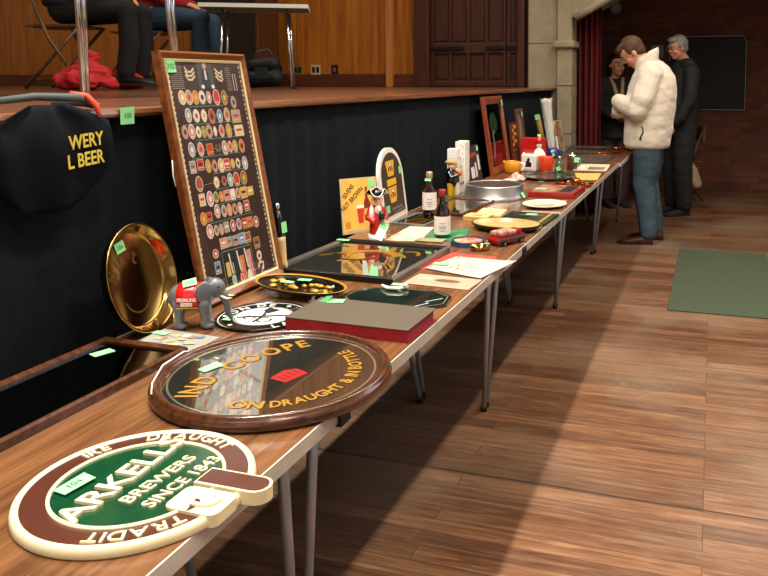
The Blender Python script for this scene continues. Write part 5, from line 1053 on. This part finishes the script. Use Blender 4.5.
def shoe(root, x, y, m, rz=0, z=0.):
    mb = MB(); prof = []
    T = Tr(x, y, z) @ Rz(rz); vs = []; n = 16; rows = [(-.085, .028, .075), (-.07, .036, .085), (-.02, .038, .085), (.04, .042, .065), (.10, .047, .050), (.15, .043, .042), (.185, .028, .032), (.195, .010, .022)]
    for xx, hw, hh in rows:
        for k in range(n):
            a = 2*PI*k/n; yy = hw*math.cos(a)*1.05; zz = hh*.5+hh*.5*math.sin(a); vs.append((xx, yy, max(.0, zz if zz > hh*.25 else 0)))
    fs = [tuple(range(n)), tuple((len(rows)-1)*n+k for k in range(n-1, -1, -1))]+[(i*n+k, (i+1)*n+k, (i+1)*n+(k+1) % n, i*n+(k+1) % n) for i in range(len(rows)-1) for k in range(n)]
    mb.add(vs, fs, m, T, True); o = mb.build('shoe', root)
    mb = MB(); mb.prism([(-.09, -.036), (.02, -.042), (.10, -.050), (.17, -.042), (.198, -.01), (.198, .01), (.17, .042), (.10, .050), (.02, .042), (-.09, .036)], 0, .016, M('sole_dark', '#1c120d', .6), T); mb.build('sole', o)

def standing(label, loc, rz, topm, legm, shoem, hairm, hs, headT, arms, torso, legs, hands, collar=None, vox=.009, group=None, wr=.006):
    sh = headT.translation.z-.175
    t = thing('person', label, 'person', loc, rz, group)
    ch = [neck(headT, tuple(headT @ Vector((-.06, 0, -.17))))]; S = lambda C, f: [(p, [r*f for r in rr]) for p, rr in C]
    ch += S(arms, .72)+S(legs, .72)+[([(0, 0, .95), (-.01, 0, sh-.2), (-.02, 0, sh-.03)], [.11, .10, .09])]+[([(-.02, -.12, sh-.01), (-.02, .12, sh-.01)], [.05, .05])]
    for a, hnd in zip(arms, hands): ch += hand_chains(*hnd)
    b = blob('body', ch, .0075, SKIN, t, 2, head_parts(headT)); 
    add_face(headT, t, hairm, hs, b)
    blob('trousers', legs, vox, legm, t, 4, [((0, 0, .90), (.145, .175, .13))], wr=wr)
    blob('jacket', arms+[([(-.02, -.13, sh+.005), (-.02, .13, sh+.005)], [.072, .072])], vox, topm, t, 8, lofts=[torso], wr=wr)
    if collar is not None: collar(t)
    return t

def man():
    FL = M('fleece_white', '#ddd3c2', .95, var=.05, vscale=30, bump=.35, bscale=140, sheen=.3); JN2 = M('denim_blue', '#3a4b5a', .85, var=.22, vscale=9, bump=.1, bscale=200)
    H = Tr(.125, 0, 1.545) @ Ry(42) @ Matrix.Scale(1.06, 4)
    arms = [([(-.02, .185, 1.375), (.04, .255, 1.17), (.075, .25, 1.09), (.225, .07, 1.15)], [.098, .090, .085, .068]), ([(-.02, -.185, 1.375), (.05, -.25, 1.16), (.09, -.22, 1.10), (.225, .0, 1.08)], [.098, .090, .085, .068])]
    torso = [(.0, 0, .775, .165, .205), (.0, 0, .80, .185, .225), (-.005, 0, .90, .195, .238), (-.012, 0, 1.02, .200, .245), (-.022, 0, 1.15, .205, .248), (-.034, 0, 1.27, .195, .242), (-.042, 0, 1.36, .170, .220), (-.040, 0, 1.43, .125, .160), (-.02, 0, 1.48, .085, .095)]
    legs = [([(-.005, .095, .88), (.0, .10, .66), (.025, .10, .48), (-.005, .10, .30), (-.02, .10, .105)], [.125, .108, .088, .080, .074]), ([(-.01, -.095, .88), (-.03, -.10, .66), (-.01, -.11, .48), (-.05, -.11, .30), (-.07, -.11, .105)], [.125, .106, .086, .078, .072])]
    def collar(t):
        mb = MB(); n = 28; vs = []; 
        for k in range(n):
            a = 2*PI*k/n; c, s = math.cos(a), math.sin(a)
            for r, z in ((.088, 1.43), (.092, 1.50), (.086, 1.535), (.078, 1.53), (.080, 1.44)): vs.append((.015+c*r*1.05, s*r*1.05, z-.045*c+(.012 if c < 0 else 0)))
        mb.add(vs, [(k*5+j, ((k+1) % n)*5+j, ((k+1) % n)*5+j+1, k*5+j+1) for k in range(n) for j in range(4)], FL, None, True); mb.build('collar', t, label='turned up fleece collar')
        mb = MB(); mb.tube([(.06, .217, .99), (.035, .232, .955), (.03, .234, .915), (.05, .228, .875)], .0065, M('zip_grey', '#4a4b50', .5), seg=8); mb.ell((.05, .231, .868), (.010, .008, .012), BLACK, seg=8, rings=6); mb.build('pocket_zip', t, label='dark zipped pocket')
        mb = MB(); mb.tube([(.09, .10, .795), (.10, .09, .755)], [.018, .012], BLACK, seg=8); mb.build('belt_end', t, label='dark belt loop end')
    t = standing('man in white fleece jacket and blue jeans, arms folded and head bowed', (-.505, 6.22, 0), 184, FL, JN2, SHOE, HAIRB, 'fringe', H, arms, torso, legs, [((.225, .07, 1.15), (.0, -.98, -.2), (-.9, -.3, 0)), ((.225, .0, 1.08), (-.05, .98, .1), (-.9, .2, 0))], collar)
    shoe(t, .03, .10, SHOE, 4); shoe(t, -.055, -.11, SHOE, -6)
man()
def bystanders():
    DK = M('coat_dark', '#15161a', .8, var=.2, vscale=20); ST = M('skirt_stripe', '#4a2c26', .8, var=.4, vscale=12, stretch=(1, 1, 8), col2='#2a2f31'); TR = M('trousers_dark', '#17181c', .85)
    H = Tr(.03, 0, 1.475) @ Rz(12)
    arms = [([(-.01, .165, 1.26), (.05, .215, 1.05), (.17, .13, .98), (.23, .02, .97)], [.066, .056, .050, .042]), ([(-.01, -.165, 1.26), (.05, -.215, 1.05), (.17, -.13, .97), (.23, .0, .92)], [.066, .056, .050, .042])]
    torso = [(0, 0, .72, .15, .19), (0, 0, .90, .15, .19), (0, 0, 1.05, .13, .17), (-.005, 0, 1.17, .13, .175), (-.015, 0, 1.27, .11, .165), (-.02, 0, 1.33, .075, .10), (-.015, 0, 1.36, .06, .07)]
    legs = [([(0, .08, .84), (.0, .085, .46), (-.01, .085, .10)], [.11, .09, .07]), ([(0, -.08, .84), (.0, -.085, .46), (-.01, -.085, .10)], [.11, .09, .07])]
    def scarf(t):
        mb = MB(); mb.ribbon([(0, 0)], .1, 0, DK) if False else None
        for s in (-1, 1): mb.tube([(.03, s*.07, 1.345), (.085, s*.05, 1.28), (.125, s*.03, 1.18), (.148, s*.028, 1.03)], [.018, .02, .02, .018], M('lapel_beige', '#a38f6d', .8), seg=10)
        mb.build('scarf', t, label='pale beige scarf')
    t = standing('dark-haired woman in dark coat with beige scarf standing beside the red curtain', (-.985, 7.95, 0), -62, DK, ST, TR, HAIRD, 'long', H, arms, torso, legs, [((.23, .02, .97), (.3, -.9, 0), (-.9, -.3, 0)), ((.23, .0, .92), (.3, .9, 0), (-.9, .3, 0))], scarf)
    shoe(t, .02, .085, TR); shoe(t, .02, -.085, TR)
    H = Tr(.03, 0, 1.635) @ Ry(12)
    arms = [([(-.01, .19, 1.40), (.04, .25, 1.16), (.12, .22, .98), (.18, .16, .90)], [.080, .068, .060, .050]), ([(-.01, -.19, 1.40), (.04, -.25, 1.16), (.12, -.22, .98), (.18, -.16, .90)], [.080, .068, .060, .050])]
    torso = [(0, 0, .78, .16, .20), (0, 0, .95, .17, .215), (0, 0, 1.15, .16, .21), (-.01, 0, 1.32, .15, .21), (-.02, 0, 1.42, .12, .18), (-.02, 0, 1.48, .085, .11), (-.01, 0, 1.52, .065, .075)]
    legs = [([(0, .095, .88), (.01, .10, .48), (-.01, .10, .11)], [.12, .095, .08]), ([(0, -.095, .88), (.01, -.10, .48), (-.01, -.10, .11)], [.12, .095, .08])]
    def glasses(t):
        mb = MB()
        for s in (-1, 1): mb.tube([tuple(H @ Vector((.098, s*.032+.020*math.cos(R(a)), .012+.016*math.sin(R(a))))) for a in range(0, 361, 30)], .0018, GOLD, seg=6)
        mb.build('spectacles', t, label='thin gold spectacles')
    t = standing('grey-haired person in dark jacket standing behind the man in white fleece', (-.315, 7.62, 0), 215, DK, TR, TR, HAIRG, 'fringe', H, arms, torso, legs, [((.18, .16, .90), (.3, -.2, -.9), (-.3, -.9, 0)), ((.18, -.16, .90), (.3, .2, -.9), (-.3, .9, 0))], glasses)
    shoe(t, .02, .10, TR); shoe(t, .02, -.10, TR)
bystanders()

def folding_chair(label, loc, rz):
    W = wood('chair_wood', '#6a4a2c', '#4a301a', 'z', 1., .4); t = thing('folding_chair', label, 'chair', loc, rz)
    mb = MB()
    for k in range(5): mb.box(-.19+.078*k, -.118+.078*k, -.19, .19, .435, .452, W, bev=.003)
    mb.build('seat', t)
    for s in (-1, 1):
        mb = MB(); mb.tube([(.20, s*.205, .012), (-.02, s*.205, .36), (-.20, s*.205, .84)], .013, W, seg=8); mb.build('leg', t)
        mb = MB(); mb.tube([(-.20, s*.18, .012), (.18, s*.18, .44)], .013, W, seg=8); mb.build('leg', t)
    mb = MB(); mb.box(-.212, -.178, -.20, .20, .66, .82, W, bev=.006); mb.build('backrest', t)
    mb = MB(); mb.tube([(.16, -.205, .08), (.16, .205, .08)], .009, W, seg=8); mb.tube([(-.15, -.18, .075), (-.15, .18, .075)], .009, W, seg=8); mb.build('stretcher', t)
    return t
def seated(label, loc, rz, topm, legm, shoem, hairm, spread, hemm):
    t = thing('person', label, 'person', loc, rz); H = Tr(.07, 0, 1.18) @ Ry(15)
    legs = [([(.0, s*.095, .53), (.24, s*(.095+spread*.6), .535), (.44, s*(.10+spread), .52), (.45, s*(.10+spread), .30), (.42, s*(.10+spread), .10)], [.105, .092, .078, .068, .062]) for s in (1, -1)]
    arms = [([(-.02, s*.19, .98), (.06, s*.24, .76), (.20, s*.18, .66), (.30, s*.13, .65)], [.078, .064, .054, .046]) for s in (1, -1)]
    torso = [((0, 0, .60), (.155, .20, .13)), ((.0, 0, .76), (.145, .19, .20)), ((-.01, 0, .93), (.13, .20, .13))]
    S = lambda C, f: [(p, [r*f for r in rr]) for p, rr in C]
    ch = [neck(H, (.0, 0, 1.02))]+S(arms, .72)+S(legs, .72)+[([(0, 0, .55), (0, 0, .75), (-.01, 0, .98)], [.11, .11, .09])]
    for a, s in zip(arms, (1, -1)): ch += hand_chains(a[0][-1], (.8, -s*.2, -.25), (0, -s*.4, -1))
    b = blob('body', ch, .0075, SKIN, t, 2, head_parts(H)); add_face(H, t, hairm, 'fringe', b)
    blob('trousers', legs, .010, legm, t, 3, [((0, 0, .545), (.14, .185, .095))]); blob('jumper', arms+[([(-.02, -.15, 1.0), (-.02, .15, 1.0)], [.065, .065])], .010, topm, t, 3, torso)
    mb = MB(); mb.lathe([(.158, .555), (.168, .565), (.17, .60), (.160, .61)], hemm, None, 32, True, 1, 1.27); mb.build('hem', t, label='grey hem')
    for s in (1, -1): shoe(t, .44, s*(.10+spread), shoem)
    return t
def stage_people():
    RJ = M('jumper_red', '#8f1a1c', .9, var=.15, vscale=30); NVY = M('jumper_navy', '#141c2b', .9); DJ = M('denim_dark', '#22384f', .85, var=.25, vscale=9); BT = M('trousers_black', '#0a0a0c', .9); GH = M('hem_grey', '#77736b', .9); BS = M('shoe_black', '#0d0c0c', .4)
    seated('person in red jumper and blue jeans seated on the stage beside the speaker cabinet', (-4.36, 5.05, SZ+.03), 24, RJ, DJ, BS, HAIRB, .09, GH)
    seated('person in navy jumper and black trousers seated on the stage at the nearest stage table', (-4.38, 4.30, SZ+.03), 20, NVY, BT, BS, HAIRD, .03, NVY)
    folding_chair('wooden folding chair on the stage under the person in red jumper', (-4.40, 5.03, SZ), 24); folding_chair('wooden folding chair on the stage under the person in black trousers', (-4.42, 4.285, SZ), 20)
    RB = M('red_cloth', '#a3161a', .8, var=.25, vscale=14)
    t = thing('red_bag', 'crumpled red bag lying on the stage floor behind the seated people', 'bag', (-4.05, 4.42, SZ), 20); blob('bag_body', [([(-.10, 0, .06), (.0, .01, .09), (.10, 0, .055)], [.055, .085, .05])], .008, RB, t, 3, [((0.02, 0, .05), (.14, .08, .05))]); mb = MB(); mb.tube([(-.08, 0, .12), (-.03, .02, .20), (.04, .0, .2), (.08, 0, .12)], .009, BLACK, seg=8); mb.build('strap', t, label='black strap')
    for o in t.children:
        if o.type == 'MESH' and o.name.startswith('bag_body'):
            zm = min(v.co.z for v in o.data.vertices)
            for v in o.data.vertices: v.co.z -= zm
    t = thing('red_coat', 'red coat lying heaped on the stage near the person in black trousers', 'coat', (-3.93, 3.95, SZ), 0); b = blob('coat_cloth', [([(-.16, -.03, .05), (-.05, .05, .09), (.08, 0, .08), (.17, .05, .04)], [.06, .09, .085, .04]), ([(-.08, -.09, .04), (.02, -.10, .06), (.12, -.07, .035)], [.05, .06, .04]), ([(-.02, .0, .12), (.03, .03, .20)], [.07, .045])], .008, RB, t, 3, wr=.018, ws=13.); zm = min(v.co.z for v in b.data.vertices)
    for v in b.data.vertices: v.co.z -= zm
    t = thing('black_bag', 'black shoulder bag standing on the stage before the speaker cabinet', 'bag', (-3.80, 5.80, SZ), 15); b = blob('bag_body', [([(-.12, 0, .10), (.12, 0, .11)], [.10, .10]), ([(-.10, 0, .24), (.10, 0, .26)], [.085, .09])], .010, M('bag_black', '#101112', .6), t, 3); zm = min(v.co.z for v in b.data.vertices)
    for v in b.data.vertices: v.co.z -= zm
    t.scale = (.8, .8, .8)
    mb = MB(); mb.tube([(-.12, 0, .28), (-.06, -.03, .40), (.06, -.03, .42), (.13, 0, .30)], .011, M('bag_strap', '#3d4a48', .6), seg=8); mb.build('strap', t)
    mb = MB(); mb.box(-.07, .07, -.102, -.094, .10, .22, M('bag_pocket', '#1c2a2c', .6), bev=.004); mb.build('pocket', t)
stage_people()

def stage_furniture():
    TOP = M('stage_table_top', '#7d8478', .45, var=.06, vscale=10); EDGE = M('stage_table_edge', '#c9cbc0', .5)
    def stage_table(label, loc, rz, L, W, H, rods):
        t = thing('stage_table', label, 'table', loc, rz, 'folding tables on the stage'); mb = MB(); mb.box(-L/2, L/2, -W/2, W/2, H-.025, H, TOP, bev=.003); mb.build('table_top', t); mb = MB(); mb.ribbon([(-L/2, -W/2), (L/2, -W/2), (L/2, W/2), (-L/2, W/2)], .006, H-.027, EDGE, closed=True, h=.029); mb.build('edge_band', t)
        for sx in (-1, 1): MB().tube([(sx*(L/2-.16), -W/2+.10, H-.035), (sx*(L/2-.16), W/2-.10, H-.035)], .012, CHROME, seg=8).build('cross_rail', t)
        for sx in (-1, 1):
            for sy in (-1, 1):
                mb = MB()
                for k in rods: mb.tube([(sx*(L/2-.16)+k*.035*sx, sy*(W/2-.08), H-.03), (sx*(L/2-.13)+k*.012*sx, sy*(W/2-.05), .012)], .0105, CHROME, seg=10)
                lg = mb.build('leg', t); mb = MB(); mb.cyl(.016, 0, .014, BLACK, Tr(sx*(L/2-.122), sy*(W/2-.05), 0), 12); mb.build('foot', lg)
    stage_table('grey-topped chrome-legged table on the stage before the speaker cabinet', (-3.36, 5.05, SZ), 28, .78, .44, .63, (0,))
    stage_table('chrome-legged table on the stage edge nearest the navy apron', (-2.62, 2.34, SZ), 90, .72, 1.15, .72, (0, 1))
    # loudspeaker cabinet
    t = thing('speaker_cabinet', 'large dark loudspeaker cabinet with wooden edge standing on the stage', 'speaker', (-4.68, 6.62, SZ)); EW = wood('cabinet_wood', '#5a3016', '#3c1e0d', 'z', 1., .4)
    mb = MB(); mb.box(-.40, .40, -.17, .20, .0, 1.05, EW, bev=.006); mb.build('cabinet', t); mb = MB(); mb.box(-.365, .365, -.18, -.168, .035, 1.015, M('speaker_cloth', '#1b120d', .95, bump=.2, bscale=300)); mb.build('grille', t, label='dark grille cloth')
    BRP = M('socket_brass', '#a98a4a', .35, .7)
    for x, m, lb in ((-4.404, BRP, 'brass double wall socket nearest the speaker cabinet'), (-4.177, BRP, 'brass double wall socket beside the panel joint'), (-3.965, M('socket_pale', '#b7a483', .4), 'pale wall socket between brass and black sockets'), (-3.745, BLACK, 'black wall socket nearest the pale post')):
        t = thing('wall_socket', lb, 'socket', (x, 6.999, 1.432)); w = .085 if m is not BLACK else .055
        mb = MB(); mb.box(-w/2-.012, w/2+.012, -.006, 0, -.052, .052, m, bev=.002); mb.build('plate', t); mb = MB()
        if m is BLACK: mb.box(-.014, .014, -.009, -.006, -.02, .02, M('socket_grey', '#6a5a40', .5))
        else:
            for s in (-1, 1): mb.box(s*.024-.017, s*.024+.017, -.009, -.006, -.03, .03, BLACK, bev=.002)
        mb.build('outlet', t)
stage_furniture()

def passage():
    t = folding_chair('wooden folding chair with a beige coat behind the man in white fleece', (-.33, 8.55, 0), 200)
    BG2 = M('coat_beige', '#b39f86', .9, var=.12, vscale=14)
    c = thing('beige_coat', 'pale beige coat draped over the folding chair behind the man', 'coat', (-.33, 8.55, 0), 0)
    blob('coat_cloth', [([(-.17, -.16, .70), (-.08, -.20, .62), (.02, -.235, .46), (.12, -.24, .33), (.18, -.24, .22)], [.06, .075, .09, .085, .06]), ([(-.15, .05, .68), (-.05, -.12, .60)], [.06, .07]), ([(.0, .0, .50), (.05, -.15, .50)], [.045, .06])], .010, BG2, c, 4)
    t = thing('notice_board', 'black rounded notice board with thin white border on the brick wall', 'notice board', (-.235, 9.598, 1.45))
    o = [(-.30, -.5), (.62, -.5), (.62, .36)]+[(.58, .42), (-.22, .42), (-.285, .38), (-.30, .30)]
    mb = MB(); mb.prism(o, 0, .02, M('board_black', '#14100f', .6), Rx(90)); mb.build('board', t); mb = MB(); mb.ribbon([(x*.97+.004, y*.97) for x, y in o], .008, .0205, M('board_line', '#a9a49c', .6), Rx(90), closed=True, h=.001); mb.build('border', t, label='thin white border')
    mb = MB(); mb.box(-.16, -.145, .22, .33, .0205, .021, M('board_line', '#a9a49c', .6), Rx(90)); mb.box(-.11, -.06, .24, .30, .0205, .021, M('board_line2', '#5f5a52', .6), Rx(90)); mb.build('chalk_marks', t)
    mb = MB(); mb.box(-.75, -.60, 9.592, 9.599, 1.60, 1.76, M('poster_green', '#7f9183', .7)); mb.build('small_poster', label='small pale green poster on the brick wall beyond the man', cat='poster')
    t = thing('globe_lamp', 'small unlit white globe lamp fixed high on the brick wall', 'lamp', (-1.19, 9.599, 2.22)); mb = MB(); mb.lathe([(0, 0), (.05, 0), (.05, .012), (.02, .02), (0, .02)], BLACK, Rx(90), 20); mb.tube([(0, -.02, 0), (0, -.10, .0)], .012, BLACK, seg=8); mb.build('bracket', t); mb = MB(); mb.ell((0, -.16, 0), (.085, .085, .085), M('lamp_glass', '#8a9088', .3), seg=20); mb.build('globe', t)
passage()

# ------------------------------------------------------------------ light and camera
def area(name, loc, rot, sx, sy, power, col, spread=180):
    l = bpy.data.lights.new(name, 'AREA'); l.shape = 'RECTANGLE'; l.size = sx; l.size_y = sy; l.energy = power; l.color = col; l.spread = R(spread)
    o = bpy.data.objects.new(name, l); COL.objects.link(o); o.location = loc; o.rotation_euler = [R(a) for a in rot]; return o
area('hall_lamp_row', (1.21, 1.8, 5.5), (0, 20, 0), .16, 9, 360, (1., .84, .64))
area('stage_back_lamp', (-4.6, 4.6, 5.6), (35, 0, 0), .3, 2.5, 60, (1., .86, .66))  # added fill brightening the panelled wall for mirror reflections; no lamp known there
area('stage_lamp_row', (-1.51, 1.0, 5.5), (0, -18, 0), .14, 4.4, 290, (1., .95, .86), 125)
for y in (-1., 3.):
    pass
w = bpy.data.worlds.new('world'); SC.world = w; w.use_nodes = True; w.node_tree.nodes['Background'].inputs[0].default_value = (.6, .65, .75, 1); w.node_tree.nodes['Background'].inputs[1].default_value = .2
cd = bpy.data.cameras.new('camera'); cam = bpy.data.objects.new('camera', cd); COL.objects.link(cam)
cd.sensor_fit = 'HORIZONTAL'; cd.sensor_width = 36; cd.lens = 750/768*36; cd.shift_x = (384-485)/768; cd.shift_y = (139-288)/768; cd.clip_start = .05; cd.clip_end = 60
cam.location = (0, 0, 1.327); cam.rotation_euler = (R(90-4.5), 0, R(16.88)); SC.camera = cam
vs = SC.view_settings; vs.view_transform = 'Standard'; vs.look = 'None'; vs.gamma = 1; vs.use_curve_mapping = False; vs.exposure = .14
